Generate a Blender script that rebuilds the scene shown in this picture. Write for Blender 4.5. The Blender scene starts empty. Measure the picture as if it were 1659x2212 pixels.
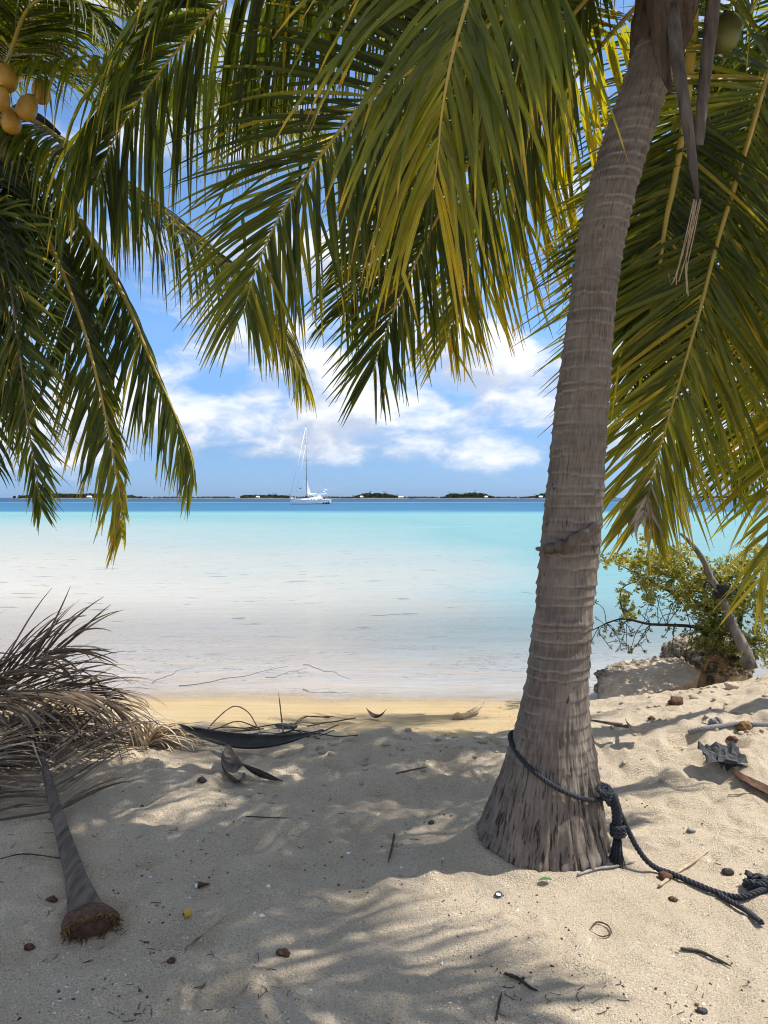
import bpy, math, random
import numpy as np
from mathutils import Vector, Matrix

R = math.radians
rng = np.random.default_rng(7)
random.seed(7)
SC = bpy.context.scene
COL = SC.collection

# ------------------------------------------------------------------ camera
H = 1.55                                   # eye height over the sand under the camera
PITCH = R(-1.066)
cam_d = bpy.data.cameras.new('camera')
cam_d.sensor_fit = 'HORIZONTAL'
cam_d.sensor_width = 36.0
cam_d.lens = 36.0
cam_d.clip_start = 0.05
cam_d.clip_end = 30000
cam = bpy.data.objects.new('camera', cam_d)
COL.objects.link(cam)
cam.location = (0, 0, H)
cam.rotation_euler = (math.pi / 2 + PITCH, 0, 0)
SC.camera = cam

# ------------------------------------------------------------------ world, sun, exposure
SUN_EL = 57.0
SUN_AZ = 78.0                              # from +Y (ahead) towards +X (the right)
sun_dir = Vector((math.cos(R(SUN_EL)) * math.sin(R(SUN_AZ)), math.cos(R(SUN_EL)) * math.cos(R(SUN_AZ)), math.sin(R(SUN_EL))))
SKY_STRENGTH = 0.093
SUN_STRENGTH = 3.3
EXPOSURE = 1.16


class NT:
    """small helper to write node trees"""
    def __init__(self, tree):
        self.t = tree
        self.t.nodes.clear()

    def n(self, kind, **kw):
        nd = self.t.nodes.new(kind)
        for k, v in kw.items():
            if k.startswith('i_'):
                key = k[2:]
                key = int(key) if key.isdigit() else key.replace('_', ' ')
                self.set(nd.inputs[key], v)
            else:
                setattr(nd, k, v)
        return nd

    def set(self, sock, v):
        if hasattr(v, 'is_output') or hasattr(v, 'links'):
            self.t.links.new(v, sock)
        else:
            sock.default_value = v

    def math(self, op, a, b=None, c=None, clamp=False):
        nd = self.t.nodes.new('ShaderNodeMath')
        nd.operation = op
        nd.use_clamp = clamp
        for i, v in enumerate((a, b, c)):
            if v is not None:
                self.set(nd.inputs[i], v)
        return nd.outputs[0]

    def vmath(self, op, a, b=None):
        nd = self.t.nodes.new('ShaderNodeVectorMath')
        nd.operation = op
        self.set(nd.inputs[0], a)
        if b is not None:
            self.set(nd.inputs[1], b)
        return nd.outputs[0]

    def noise(self, vec, scale, detail=4, rough=0.55, dist=0.0, col=False):
        nd = self.t.nodes.new('ShaderNodeTexNoise')
        if vec is not None:
            self.t.links.new(vec, nd.inputs['Vector'])
        nd.inputs['Scale'].default_value = scale
        nd.inputs['Detail'].default_value = detail
        nd.inputs['Roughness'].default_value = rough
        nd.inputs['Distortion'].default_value = dist
        return nd.outputs['Color' if col else 'Fac']

    def ramp(self, fac, stops, interp='LINEAR'):
        nd = self.t.nodes.new('ShaderNodeValToRGB')
        nd.color_ramp.interpolation = interp
        el = nd.color_ramp.elements
        while len(el) < len(stops):
            el.new(0.5)
        for e, (p, c) in zip(el, stops):
            e.position = p
            e.color = (c, c, c, 1) if isinstance(c, (int, float)) else (c[0], c[1], c[2], 1)
        self.t.links.new(fac, nd.inputs[0])
        return nd.outputs[0]

    def mapr(self, v, a, b, c=0.0, d=1.0, smooth=False):
        nd = self.t.nodes.new('ShaderNodeMapRange')
        nd.interpolation_type = 'SMOOTHSTEP' if smooth else 'LINEAR'
        self.set(nd.inputs[0], v)
        for i, x in enumerate((a, b, c, d)):
            self.set(nd.inputs[i + 1], x)
        return nd.outputs[0]

    def mix(self, fac, a, b, blend='MIX'):
        nd = self.t.nodes.new('ShaderNodeMix')
        nd.data_type = 'RGBA'
        nd.blend_type = blend
        self.set(nd.inputs[0], fac)
        for s, v in ((nd.inputs[6], a), (nd.inputs[7], b)):
            if isinstance(v, (tuple, list)):
                s.default_value = (v[0], v[1], v[2], 1)
            else:
                self.t.links.new(v, s)
        return nd.outputs[2]

    def mapping(self, vec, scale=(1, 1, 1), loc=(0, 0, 0), rot=(0, 0, 0)):
        nd = self.t.nodes.new('ShaderNodeMapping')
        self.t.links.new(vec, nd.inputs[0])
        nd.inputs['Scale'].default_value = scale
        nd.inputs['Location'].default_value = loc
        nd.inputs['Rotation'].default_value = rot
        return nd.outputs[0]

    def bump(self, h, strength, dist, normal=None):
        nd = self.t.nodes.new('ShaderNodeBump')
        nd.inputs['Strength'].default_value = strength
        nd.inputs['Distance'].default_value = dist
        self.t.links.new(h, nd.inputs['Height'])
        if normal is not None:
            self.t.links.new(normal, nd.inputs['Normal'])
        return nd.outputs[0]


world = bpy.data.worlds.new('World')
SC.world = world
world.use_nodes = True
w = NT(world.node_tree)
sky = w.n('ShaderNodeTexSky', sky_type='NISHITA', sun_disc=False, sun_elevation=R(SUN_EL), sun_rotation=R(SUN_AZ))
sky.air_density = 1.0
sky.dust_density = 0.35
sky.ozone_density = 2.2
tc = w.n('ShaderNodeTexCoord')
d = tc.outputs['Generated']
sep = w.n('ShaderNodeSeparateXYZ')
w.t.links.new(d, sep.inputs[0])
zz = sep.outputs[2]
cl_vec = w.mapping(d, scale=(1.0, 1.0, 2.1), loc=(0.13, 0.4, 0.02))
warp = w.noise(cl_vec, 9.0, 3, 0.5, 0, col=True)
wv = w.vmath('MULTIPLY', w.vmath('SUBTRACT', warp, (0.5, 0.5, 0.5)), (0.10, 0.10, 0.06))
cv = w.vmath('ADD', cl_vec, wv)
n_a = w.noise(cv, 6.5, 9, 0.56)
big = w.noise(cl_vec, 2.3, 2, 0.5)
bias = w.ramp(zz, [(0.0, 0.0), (0.03, 0.10), (0.055, 0.31), (0.18, 0.36), (0.25, 0.20), (0.32, 0.09), (0.6, 0.27), (1.0, 0.35)])  # upper rise adds cloud overhead, out of view, to whiten the fill light
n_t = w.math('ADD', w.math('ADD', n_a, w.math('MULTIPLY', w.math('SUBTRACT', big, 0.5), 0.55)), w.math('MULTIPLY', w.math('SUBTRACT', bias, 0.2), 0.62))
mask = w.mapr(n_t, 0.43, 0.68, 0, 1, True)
cv2 = w.vmath('ADD', cv, (0.022, 0.0, 0.045))
n_b = w.noise(cv2, 6.5, 9, 0.56)
lit = w.mapr(w.math('SUBTRACT', n_a, n_b), -0.13, 0.12, 0, 1, True)
dens = w.mapr(n_t, 0.58, 0.86, 0, 1, True)
lit2 = w.math('SUBTRACT', lit, w.math('MULTIPLY', dens, 0.18), clamp=True)
ccol = w.mix(lit2, (3.0, 3.35, 4.1), (5.3, 5.35, 5.45))
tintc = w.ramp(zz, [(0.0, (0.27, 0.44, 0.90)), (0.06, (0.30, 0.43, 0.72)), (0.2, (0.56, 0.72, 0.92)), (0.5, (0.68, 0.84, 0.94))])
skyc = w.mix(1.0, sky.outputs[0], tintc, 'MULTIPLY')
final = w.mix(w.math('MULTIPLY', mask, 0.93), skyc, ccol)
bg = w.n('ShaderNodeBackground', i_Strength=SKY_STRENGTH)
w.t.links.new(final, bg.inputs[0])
wo = w.n('ShaderNodeOutputWorld')
w.t.links.new(bg.outputs[0], wo.inputs[0])

sun_l = bpy.data.lights.new('sun', 'SUN')
sun_l.energy = SUN_STRENGTH
sun_l.angle = R(0.53)
sun_l.color = (1.0, 0.965, 0.90)
sun = bpy.data.objects.new('sun', sun_l)
COL.objects.link(sun)
sun.location = (20, 5, 30)
sun.rotation_euler = sun_dir.to_track_quat('Z', 'Y').to_euler()

SC.view_settings.view_transform = 'Standard'
SC.view_settings.look = 'None'
SC.view_settings.exposure = EXPOSURE
SC.view_settings.gamma = 1.0
SC.view_settings.use_curve_mapping = False
SC.render.engine = 'CYCLES'
SC.cycles.max_bounces = 8
SC.cycles.transparent_max_bounces = 12
SC.cycles.use_denoising = True
SC.cycles.filter_width = 1.1

# ------------------------------------------------------------------ pixel helpers (picture taken as 1659 x 2212)
CP, SP = math.cos(PITCH), math.sin(PITCH)
FPX = 1659.0


def ray(x, y):
    u, v = (x - 829.5) / FPX, -(y - 1106.0) / FPX
    return np.array((u, CP - v * SP, SP + v * CP))


def P(x, y, depth):
    r = ray(x, y)
    r = r * (depth / r[1])
    return np.array((r[0], r[1], r[2] + H))


# ------------------------------------------------------------------ noise for geometry
def hash2(ix, iy, seed):
    n = (ix.astype(np.int64) * 374761393 + iy.astype(np.int64) * 668265263 + seed * 974711) & 0x7fffffff
    n = ((n ^ (n >> 13)) * 1274126177) & 0x7fffffff
    return ((n ^ (n >> 16)) & 0xffff) / 65535.0


def vnoise(x, y, seed=0):
    x = np.asarray(x, float); y = np.asarray(y, float)
    ix, iy = np.floor(x), np.floor(y)
    fx, fy = x - ix, y - iy
    fx = fx * fx * fx * (fx * (fx * 6 - 15) + 10)
    fy = fy * fy * fy * (fy * (fy * 6 - 15) + 10)
    a = hash2(ix, iy, seed); b = hash2(ix + 1, iy, seed)
    c = hash2(ix, iy + 1, seed); e = hash2(ix + 1, iy + 1, seed)
    return (a * (1 - fx) + b * fx) * (1 - fy) + (c * (1 - fx) + e * fx) * fy - 0.5


def fbm(x, y, seed=0, octs=4, gain=0.5):
    s, a = 0, 1.0
    for k in range(octs):
        s = s + a * vnoise(x * 2 ** k + 11.3 * k, y * 2 ** k - 7.1 * k, seed + k)
        a *= gain
    return s


def sstep(x, a, b):
    t = np.clip((np.asarray(x, float) - a) / (b - a), 0, 1)
    return t * t * (3 - 2 * t)


# ------------------------------------------------------------------ ground shape
WATER_Z = -0.30
PALM_X, PALM_Y = 0.70, 3.38
dents = [(random.uniform(-2.2, 2.4), random.uniform(2.0, 5.0), random.uniform(0.05, 0.12), random.uniform(0.010, 0.026)) for _ in range(95)]


def height(x, y):
    x = np.asarray(x, float); y = np.asarray(y, float)
    wob = 0.25 * vnoise(x * 0.6, y * 0.1, 5)
    yy = y + wob
    z = np.interp(yy, [-20, 0, 3.9, 4.6, 5.1, 5.8, 7.1, 9, 14, 30, 60], [0.25, 0.0, 0.0, -0.02, -0.06, -0.165, -0.30, -0.42, -0.7, -1.2, -2.5])
    # low crest behind the palm
    cx = sstep(x, -0.75, 0.05) * (1 - sstep(x, 3.4, 4.2))
    z = z + 0.135 * cx * np.exp(-((yy - 4.62) / 0.42) ** 2) * (0.8 + 0.5 * vnoise(x * 2.1, y * 1.3, 9))
    # higher bank on the right
    ramp = np.clip((x - 1.05) / 1.7, 0, 2.0)
    bank = (0.05 * sstep(x, 1.0, 1.5) + 0.27 * ramp) * sstep(y, 3.6, 5.7) * (1 - sstep(y, 5.8, 7.0))
    z = z + bank
    dry = 1 - sstep(yy, 4.9, 6.2) * (1 - sstep(x, 1.2, 1.8) * (1 - sstep(y, 5.8, 6.8)))
    lum = 0.060 * vnoise(x * 1.7, y * 1.7, 21) + 0.055 * vnoise(x * 4.1, y * 4.1, 22) + 0.042 * vnoise(x * 9, y * 9, 23) + 0.022 * vnoise(x * 19, y * 19, 24) + 0.009 * vnoise(x * 37, y * 37, 25)
    hump = 1.0 + 1.1 * np.exp(-((yy - 4.5) / 0.6) ** 2) + 0.8 * sstep(x, 1.2, 2.0)
    z = z + lum * (0.16 + 0.84 * dry) * np.where(y > 8.0, 0.7, 1.0) * (0.55 + 0.45 * (hump - 1))
    for (a, b, r, dp) in dents:
        q = ((x - a) / r) ** 2 + ((y - b) / (0.8 * r)) ** 2
        z = z - dp * (np.exp(-q) - 0.45 * np.exp(-((np.sqrt(q) - 1.35) / 0.4) ** 2)) * dry
    # little crab burrow near the yellow fruit
    bx, by = -0.72, 3.02
    q = ((x - bx) / 0.10) ** 2 + ((y - by) / 0.06) ** 2
    z = z - 0.03 * np.exp(-q)
    # sand piled round the palm's foot
    rr = np.hypot(x - PALM_X, y - PALM_Y)
    z = np.where(rr < 0.62, z * sstep(rr, 0.28, 0.62), z)
    z = z + (0.030 + 0.075 * vnoise(x * 5.5, y * 5.5, 71)) * np.exp(-((rr - 0.30) / 0.06) ** 2)
    return z


def hit(x, y):
    """where the line of sight through a pixel meets the sand"""
    r = ray(x, y)
    t = np.arange(1.5, 14, 0.01)
    px, py, pz = r[0] * t, r[1] * t, H + r[2] * t
    hz = height(px, py)
    k = np.argmax(pz <= hz)
    return np.array((px[k], py[k], hz[k]))


# ------------------------------------------------------------------ mesh helpers
def obj(name, verts, faces, mat, parent=None, smooth=True, attrs=None, uv=None):
    me = bpy.data.meshes.new(name)
    me.from_pydata([tuple(map(float, v)) for v in verts] if not isinstance(verts, np.ndarray) else verts.tolist(), [], faces if isinstance(faces, list) else faces.tolist())
    if mat is not None:
        me.materials.append(mat)
    if smooth:
        me.polygons.foreach_set('use_smooth', [True] * len(me.polygons))
    if attrs:
        for k, v in attrs.items():
            a = me.attributes.new(k, 'FLOAT', 'POINT')
            a.data.foreach_set('value', np.asarray(v, dtype=np.float32))
    if uv is not None:
        l = me.uv_layers.new(name='UVMap')
        li = np.empty(len(me.loops), dtype=np.int32)
        me.loops.foreach_get('vertex_index', li)
        l.data.foreach_set('uv', np.asarray(uv, dtype=np.float32)[li].ravel())
    me.update()
    o = bpy.data.objects.new(name, me)
    COL.objects.link(o)
    if parent is not None:
        o.parent = parent
    return o


def empty(name, loc=(0, 0, 0)):
    o = bpy.data.objects.new(name, None)
    COL.objects.link(o)
    o.empty_display_size = 0.1
    return o


def tag(o, label, cat, group=None, kind=None):
    o['label'] = label
    o['category'] = cat
    if group:
        o['group'] = group
    if kind:
        o['kind'] = kind
    return o


def catmull(pts, n):
    pts = np.asarray(pts, float)
    q = np.vstack([2 * pts[0] - pts[1], pts, 2 * pts[-1] - pts[-2]])
    seg = np.linalg.norm(np.diff(pts, axis=0), axis=1)
    cum = np.concatenate([[0], np.cumsum(seg)])
    s = np.linspace(0, cum[-1], n)
    out = np.empty((n, pts.shape[1]))
    for i, v in enumerate(s):
        k = min(np.searchsorted(cum, v, side='right') - 1, len(pts) - 2)
        t = (v - cum[k]) / max(seg[k], 1e-9)
        a, b, c, e = q[k], q[k + 1], q[k + 2], q[k + 3]
        out[i] = 0.5 * (2 * b + (c - a) * t + (2 * a - 5 * b + 4 * c - e) * t * t + (3 * b - a - 3 * c + e) * t ** 3)
    return out


def unit(v):
    v = np.asarray(v, float)
    return v / np.maximum(np.linalg.norm(v, axis=-1, keepdims=True), 1e-9)


def frames(path, up=(0, 0, 1)):
    T = unit(np.gradient(path, axis=0))
    N = np.empty_like(T)
    u = np.asarray(up, float)
    n = u - T[0] * (u @ T[0])
    if np.linalg.norm(n) < 1e-3:
        n = np.cross(T[0], (0.3, 0.9, 0.1))
    n = n / np.linalg.norm(n)
    for i in range(len(T)):
        n = n - T[i] * (n @ T[i])
        n = n / np.linalg.norm(n)
        N[i] = n
    return T, N, np.cross(T, N)


def tube_data(path, rad, nseg=8, sx=1.0, sy=1.0, up=(0, 0, 1), cap=True, v0=0):
    path = np.asarray(path, float)
    T, N, B = frames(path, up)
    rad = np.broadcast_to(np.asarray(rad, float), (len(path),))
    a = np.linspace(0, 2 * np.pi, nseg, endpoint=False)
    V = path[:, None, :] + rad[:, None, None] * (sx * np.cos(a)[None, :, None] * B[:, None, :] + sy * np.sin(a)[None, :, None] * N[:, None, :])
    V = V.reshape(-1, 3)
    F = []
    for i in range(len(path) - 1):
        for j in range(nseg):
            k = (j + 1) % nseg
            F.append((v0 + i * nseg + j, v0 + i * nseg + k, v0 + (i + 1) * nseg + k, v0 + (i + 1) * nseg + j))
    if cap:
        F.append(tuple(v0 + j for j in range(nseg))[::-1])
        F.append(tuple(v0 + (len(path) - 1) * nseg + j for j in range(nseg)))
    return V, F


class MB:
    def __init__(self):
        self.v, self.f, self.n = [], [], 0

    def add(self, V, F):
        V = np.asarray(V, float)
        self.f += [tuple(i + self.n for i in f) for f in F]
        self.v.append(V)
        self.n += len(V)

    def tube(self, path, rad, nseg=8, **k):
        V, F = tube_data(path, rad, nseg, **k)
        self.add(V, F)

    def box(self, c, s, rot=None):
        V = np.array([(x, y, z) for x in (-.5, .5) for y in (-.5, .5) for z in (-.5, .5)]) * np.asarray(s)
        if rot is not None:
            V = V @ np.array(rot).T
        self.add(V + np.asarray(c), [(0, 1, 3, 2), (4, 6, 7, 5), (0, 4, 5, 1), (2, 3, 7, 6), (0, 2, 6, 4), (1, 5, 7, 3)])

    def build(self, name, mat, parent=None, smooth=True, **k):
        return obj(name, np.vstack(self.v), self.f, mat, parent, smooth, **k)


# ------------------------------------------------------------------ materials
def mat(name, fn):
    m = bpy.data.materials.new(name)
    m.use_nodes = True
    t = NT(m.node_tree)
    out = t.n('ShaderNodeOutputMaterial')
    s = fn(t)
    t.t.links.new(s, out.inputs[0])
    return m


def principled(t, color, rough=0.6, spec=0.5, normal=None, **kw):
    b = t.n('ShaderNodeBsdfPrincipled')
    t.set(b.inputs['Base Color'], (*color, 1) if isinstance(color, tuple) else color)
    t.set(b.inputs['Roughness'], rough)
    t.set(b.inputs['Specular IOR Level'], spec)
    if normal is not None:
        t.t.links.new(normal, b.inputs['Normal'])
    for k, v in kw.items():
        t.set(b.inputs[k.replace('_', ' ')], v)
    return b.outputs[0]


def m_sand(t):
    g = t.n('ShaderNodeNewGeometry').outputs['Position']
    sp = t.n('ShaderNodeSeparateXYZ')
    t.t.links.new(g, sp.inputs[0])
    x, y, z = sp.outputs
    fine = t.noise(g, 420, 3, 0.7)
    mid = t.noise(g, 60, 4, 0.6)
    low = t.noise(g, 3.0, 4, 0.6)
    vor = t.n('ShaderNodeTexVoronoi', i_Scale=170.0)
    t.t.links.new(g, vor.inputs['Vector'])
    vcol = t.n('ShaderNodeSeparateColor')
    t.t.links.new(vor.outputs['Color'], vcol.inputs[0])
    base = t.mix(t.mapr(low, 0.3, 0.7), (0.585, 0.455, 0.300), (0.715, 0.575, 0.400))
    base = t.mix(t.mapr(mid, 0.35, 0.75, 0, 0.5), base, (0.78, 0.655, 0.50))
    base = t.mix(t.mapr(fine, 0.50, 0.72, 0, 0.65), base, (0.30, 0.23, 0.155))
    gr = t.noise(g, 150, 3, 0.75)
    base = t.mix(t.mapr(gr, 0.53, 0.66, 0, 0.6, True), base, (0.26, 0.20, 0.14))
    base = t.mix(t.mapr(gr, 0.47, 0.36, 0, 0.55, True), base, (0.82, 0.73, 0.60))
    white = t.math('MULTIPLY', t.math('GREATER_THAN', vcol.outputs[0], 0.90), t.math('LESS_THAN', vor.outputs['Distance'], 0.42))
    base = t.mix(t.math('MULTIPLY', white, 0.75), base, (0.80, 0.76, 0.69))
    dark = t.math('MULTIPLY', t.math('LESS_THAN', vcol.outputs[1], 0.05), t.math('LESS_THAN', vor.outputs['Distance'], 0.40))
    base = t.mix(t.math('MULTIPLY', dark, 0.75), base, (0.13, 0.095, 0.07))
    # damp yellow strip of the lower beach
    lowz = t.math('ADD', z, t.math('MULTIPLY', t.math('SUBTRACT', low, 0.5), 0.05))
    strip = t.mapr(lowz, -0.135, -0.075, 1, 0, True)
    stripy = t.noise(t.mapping(g, scale=(0.9, 9, 9)), 1.6, 4, 0.6)
    ycol = t.mix(t.mapr(stripy, 0.35, 0.65), (0.60, 0.42, 0.20), (0.66, 0.52, 0.31))
    ycol = t.mix(t.mapr(fine, 0.5, 0.8, 0, 0.4), ycol, (0.45, 0.33, 0.18))
    base = t.mix(strip, base, ycol)
    # wet edge and pale bed under the water
    bed = t.mapr(lowz, WATER_Z + 0.02, WATER_Z - 0.05, 0, 1, True)
    bedc = t.mix(t.mapr(t.noise(t.mapping(g, scale=(0.5, 1.5, 1)), 1.1, 4, 0.6), 0.4, 0.7), (0.80, 0.73, 0.64), (0.70, 0.57, 0.45))
    clus = t.noise(t.mapping(g, scale=(0.7, 1.6, 1), loc=(1.5, 0, 0)), 1.0, 2, 0.5)
    lit_ = t.noise(t.mapping(g, scale=(1.0, 2.2, 1), rot=(0, 0, 0.35)), 9.0, 3, 0.6, 0.6)
    drown = t.math('MULTIPLY', t.mapr(lit_, 0.57, 0.63, 0, 1, True), t.mapr(clus, 0.48, 0.58, 0.06, 0.9, True))
    bedc = t.mix(drown, bedc, (0.12, 0.12, 0.135))
    wet = t.math('MULTIPLY', t.mapr(lowz, WATER_Z + 0.012, WATER_Z + 0.05, 0.45, 0, True), 1.0)
    base = t.mix(wet, base, (0.40, 0.27, 0.14))
    base = t.mix(bed, base, bedc)
    rough = t.mapr(lowz, WATER_Z + 0.01, WATER_Z + 0.05, 0.22, 0.95)
    h = t.math('ADD', t.math('MULTIPLY', fine, 0.4), t.math('ADD', t.math('MULTIPLY', mid, 1.0), t.math('ADD', t.math('MULTIPLY', gr, 0.8), t.math('MULTIPLY', t.math('SUBTRACT', 1.0, vor.outputs['Distance']), 0.5))))
    nr = t.bump(h, 1.0, 0.016)
    return principled(t, base, rough, 0.25, nr)


def leaf_mat(stops, trans_gain=(2.3, 2.1, 0.6), trans=0.47, rough=0.40, spec=0.45):
    def fn(t):
        at = t.n('ShaderNodeAttribute', attribute_name='tint')
        g = t.n('ShaderNodeNewGeometry')
        nz = t.noise(g.outputs['Position'], 22, 3, 0.6)
        fac = t.math('ADD', at.outputs['Fac'], t.math('MULTIPLY', t.math('SUBTRACT', nz, 0.5), 0.16))
        c = t.ramp(fac, stops)
        blot = t.noise(g.outputs['Position'], 75, 3, 0.65)
        c = t.mix(t.mapr(blot, 0.64, 0.72, 0, 0.55, True), c, (0.13, 0.085, 0.03))
        streak = t.n('ShaderNodeAttribute', attribute_name='across')
        mid = t.mapr(t.math('ABSOLUTE', streak.outputs['Fac']), 0.0, 0.16, 1, 0)
        c = t.mix(t.math('MULTIPLY', mid, 0.55), c, t.mix(1.0, c, (2.4, 2.2, 1.6), 'MULTIPLY'))
        tcx = t.mix(1.0, c, trans_gain, 'MULTIPLY')
        veins = t.n('ShaderNodeTexWave', wave_type='BANDS', bands_direction='X', i_Scale=2.2)
        cmb = t.n('ShaderNodeCombineXYZ')
        t.t.links.new(streak.outputs['Fac'], cmb.inputs[0])
        t.t.links.new(cmb.outputs[0], veins.inputs['Vector'])
        nr = t.bump(veins.outputs['Fac'], 0.25, 0.002)
        p = principled(t, c, rough, spec, nr)
        tr = t.n('ShaderNodeBsdfTranslucent')
        t.t.links.new(tcx, tr.inputs[0])
        mx = t.n('ShaderNodeMixShader', i_0=trans)
        t.t.links.new(p, mx.inputs[1])
        t.t.links.new(tr.outputs[0], mx.inputs[2])
        return mx.outputs[0]
    return fn


LEAF_STOPS = [(0.0, (0.013, 0.024, 0.002)), (0.30, (0.048, 0.068, 0.005)), (0.52, (0.135, 0.150, 0.011)), (0.70, (0.27, 0.235, 0.018)),  # dark greens deepened to put the crown's self-shadowing into the colour
              (0.82, (0.46, 0.31, 0.025)), (0.92, (0.24, 0.12, 0.035)), (1.0, (0.34, 0.25, 0.17))]
DEAD_STOPS = [(0.0, (0.040, 0.029, 0.021)), (0.35, (0.14, 0.10, 0.066)), (0.65, (0.29, 0.225, 0.16)), (1.0, (0.50, 0.45, 0.39))]
M_LEAF = mat('palm_leaf', leaf_mat(LEAF_STOPS))
M_DEAD = mat('dry_palm_leaf', leaf_mat(DEAD_STOPS, (1.0, 0.9, 0.7), 0.12, 0.7, 0.2))
SHRUB_STOPS = [(0.0, (0.06, 0.075, 0.014)), (0.5, (0.22, 0.225, 0.04)), (1.0, (0.42, 0.38, 0.09))]
M_SHRUB = mat('shrub_leaf', leaf_mat(SHRUB_STOPS, (1.4, 1.3, 0.7), 0.3, 0.42, 0.5))


def m_rachis(t):
    at = t.n('ShaderNodeAttribute', attribute_name='tint')
    g = t.n('ShaderNodeNewGeometry').outputs['Position']
    c = t.ramp(t.math('ADD', at.outputs['Fac'], t.math('MULTIPLY', t.math('SUBTRACT', t.noise(g, 30, 3), 0.5), 0.2)),
               [(0.0, (0.09, 0.10, 0.02)), (0.35, (0.26, 0.22, 0.035)), (0.6, (0.42, 0.29, 0.05)), (0.8, (0.20, 0.12, 0.05)), (1.0, (0.11, 0.085, 0.07))])
    return principled(t, c, 0.45, 0.4, t.bump(t.noise(t.mapping(g, scale=(1, 1, 0.2)), 120, 2), 0.2, 0.003))


M_RACHIS = mat('frond_stalk', m_rachis)


def m_trunk(t):
    uvn = t.n('ShaderNodeUVMap', uv_map='UVMap').outputs[0]
    g = t.n('ShaderNodeNewGeometry').outputs['Position']
    fib = t.noise(t.mapping(uvn, scale=(1, 0.085, 1)), 95, 4, 0.65, 0.2)
    fib2 = t.noise(t.mapping(uvn, scale=(1, 0.07, 1)), 125, 4, 0.62, 0.4)
    bl = t.noise(g, 7, 4, 0.6)
    ring = t.n('ShaderNodeAttribute', attribute_name='ring').outputs['Fac']
    foot = t.n('ShaderNodeAttribute', attribute_name='foot').outputs['Fac']
    c = t.mix(t.mapr(bl, 0.3, 0.7), (0.100, 0.077, 0.058), (0.218, 0.178, 0.140))
    band = t.noise(t.mapping(uvn, scale=(0.12, 1, 1), loc=(2, 5, 0)), 13, 3, 0.6)
    c = t.mix(t.mapr(band, 0.5, 0.68, 0, 0.65, True), c, (0.075, 0.058, 0.047))
    c = t.mix(t.mapr(fib, 0.42, 0.75, 0, 0.6), c, (0.29, 0.238, 0.195))
    c = t.mix(t.math('MULTIPLY', ring, 0.75), c, (0.40, 0.345, 0.30))
    gro = t.n('ShaderNodeAttribute', attribute_name='groove').outputs['Fac']
    c = t.mix(t.math('MULTIPLY', gro, 0.6), c, (0.06, 0.045, 0.036))
    crack = t.mapr(t.math('ADD', fib2, t.math('MULTIPLY', foot, 0.05)), 0.585, 0.67, 0, 1, True)
    crack = t.math('MULTIPLY', crack, t.math('MAXIMUM', t.math('MULTIPLY', foot, 0.9), t.mapr(t.noise(t.mapping(uvn, scale=(1, 0.5, 1), loc=(4, 4, 0)), 9, 2, 0.5), 0.45, 0.62, 0.05, 0.8, True)))
    c = t.mix(crack, c, (0.022, 0.015, 0.012))
    spots = t.noise(t.mapping(uvn, scale=(1, 0.45, 1), loc=(3, 1, 0)), 17, 3, 0.6)
    c = t.mix(t.math('MULTIPLY', t.mapr(spots, 0.69, 0.72, 0, 0.8, True), t.mapr(foot, 0, 1, 1, 0.5)), c, (0.03, 0.018, 0.012))
    lich = t.noise(t.mapping(uvn, scale=(1, 0.6, 1), loc=(7, 2, 0)), 30, 3, 0.6)
    c = t.mix(t.mapr(lich, 0.66, 0.74, 0, 0.4, True), c, (0.42, 0.40, 0.37))
    h = t.math('SUBTRACT', t.math('MULTIPLY', fib, 0.5), t.math('MULTIPLY', crack, 0.8))
    return principled(t, c, 0.85, 0.25, t.bump(h, 0.8, 0.008))


M_TRUNK = mat('palm_bark', m_trunk)


def simple(name, c1, c2, scale, rough=0.8, spec=0.25, bump=0.3, bd=0.004, stretch=(1, 1, 1), detail=4):
    def fn(t):
        g = t.n('ShaderNodeTexCoord').outputs['Object']
        n1 = t.noise(t.mapping(g, scale=stretch), scale, detail, 0.62, 0.1)
        c = t.mix(t.mapr(n1, 0.3, 0.7), c1, c2)
        return principled(t, c, rough, spec, t.bump(n1, bump, bd))
    return mat(name, fn)


M_ROPE = simple('black_rope', (0.012, 0.014, 0.018), (0.045, 0.05, 0.058), 300, 0.75, 0.3, 0.5, 0.002)
M_GREYROPE = simple('grey_rope', (0.12, 0.11, 0.11), (0.33, 0.31, 0.30), 200, 0.85)
M_FIBRE = simple('crown_fibre', (0.035, 0.024, 0.017), (0.13, 0.095, 0.07), 40, 0.95, 0.1, 0.8, 0.01, (1, 1, 0.15))
M_DRYSTALK = simple('dry_stalk', (0.040, 0.031, 0.025), (0.17, 0.135, 0.11), 26, 0.8, 0.25, 0.5, 0.005, (1, 1, 0.12))
M_STALK = simple('lying_stalk', (0.055, 0.043, 0.033), (0.19, 0.155, 0.122), 30, 0.85, 0.12, 0.5, 0.004, (1, 0.07, 1))
M_GREYWOOD = simple('grey_wood', (0.14, 0.12, 0.10), (0.36, 0.33, 0.29), 22, 0.85, 0.2, 0.7, 0.008, (1, 1, 0.3))
M_DARKWOOD = simple('dark_wood', (0.018, 0.014, 0.011), (0.075, 0.055, 0.042), 30, 0.75, 0.3, 0.5, 0.004)
M_HUSK = simple('husk', (0.035, 0.016, 0.010), (0.15, 0.075, 0.040), 50, 0.8, 0.25, 0.6, 0.004)
M_FRAY = simple('raw_fibre', (0.07, 0.036, 0.016), (0.28, 0.165, 0.07), 60, 0.9, 0.1, 0.8, 0.006)
M_TAN = simple('tan_stem', (0.24, 0.16, 0.09), (0.50, 0.39, 0.26), 30, 0.8, 0.25, 0.4, 0.003)
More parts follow.
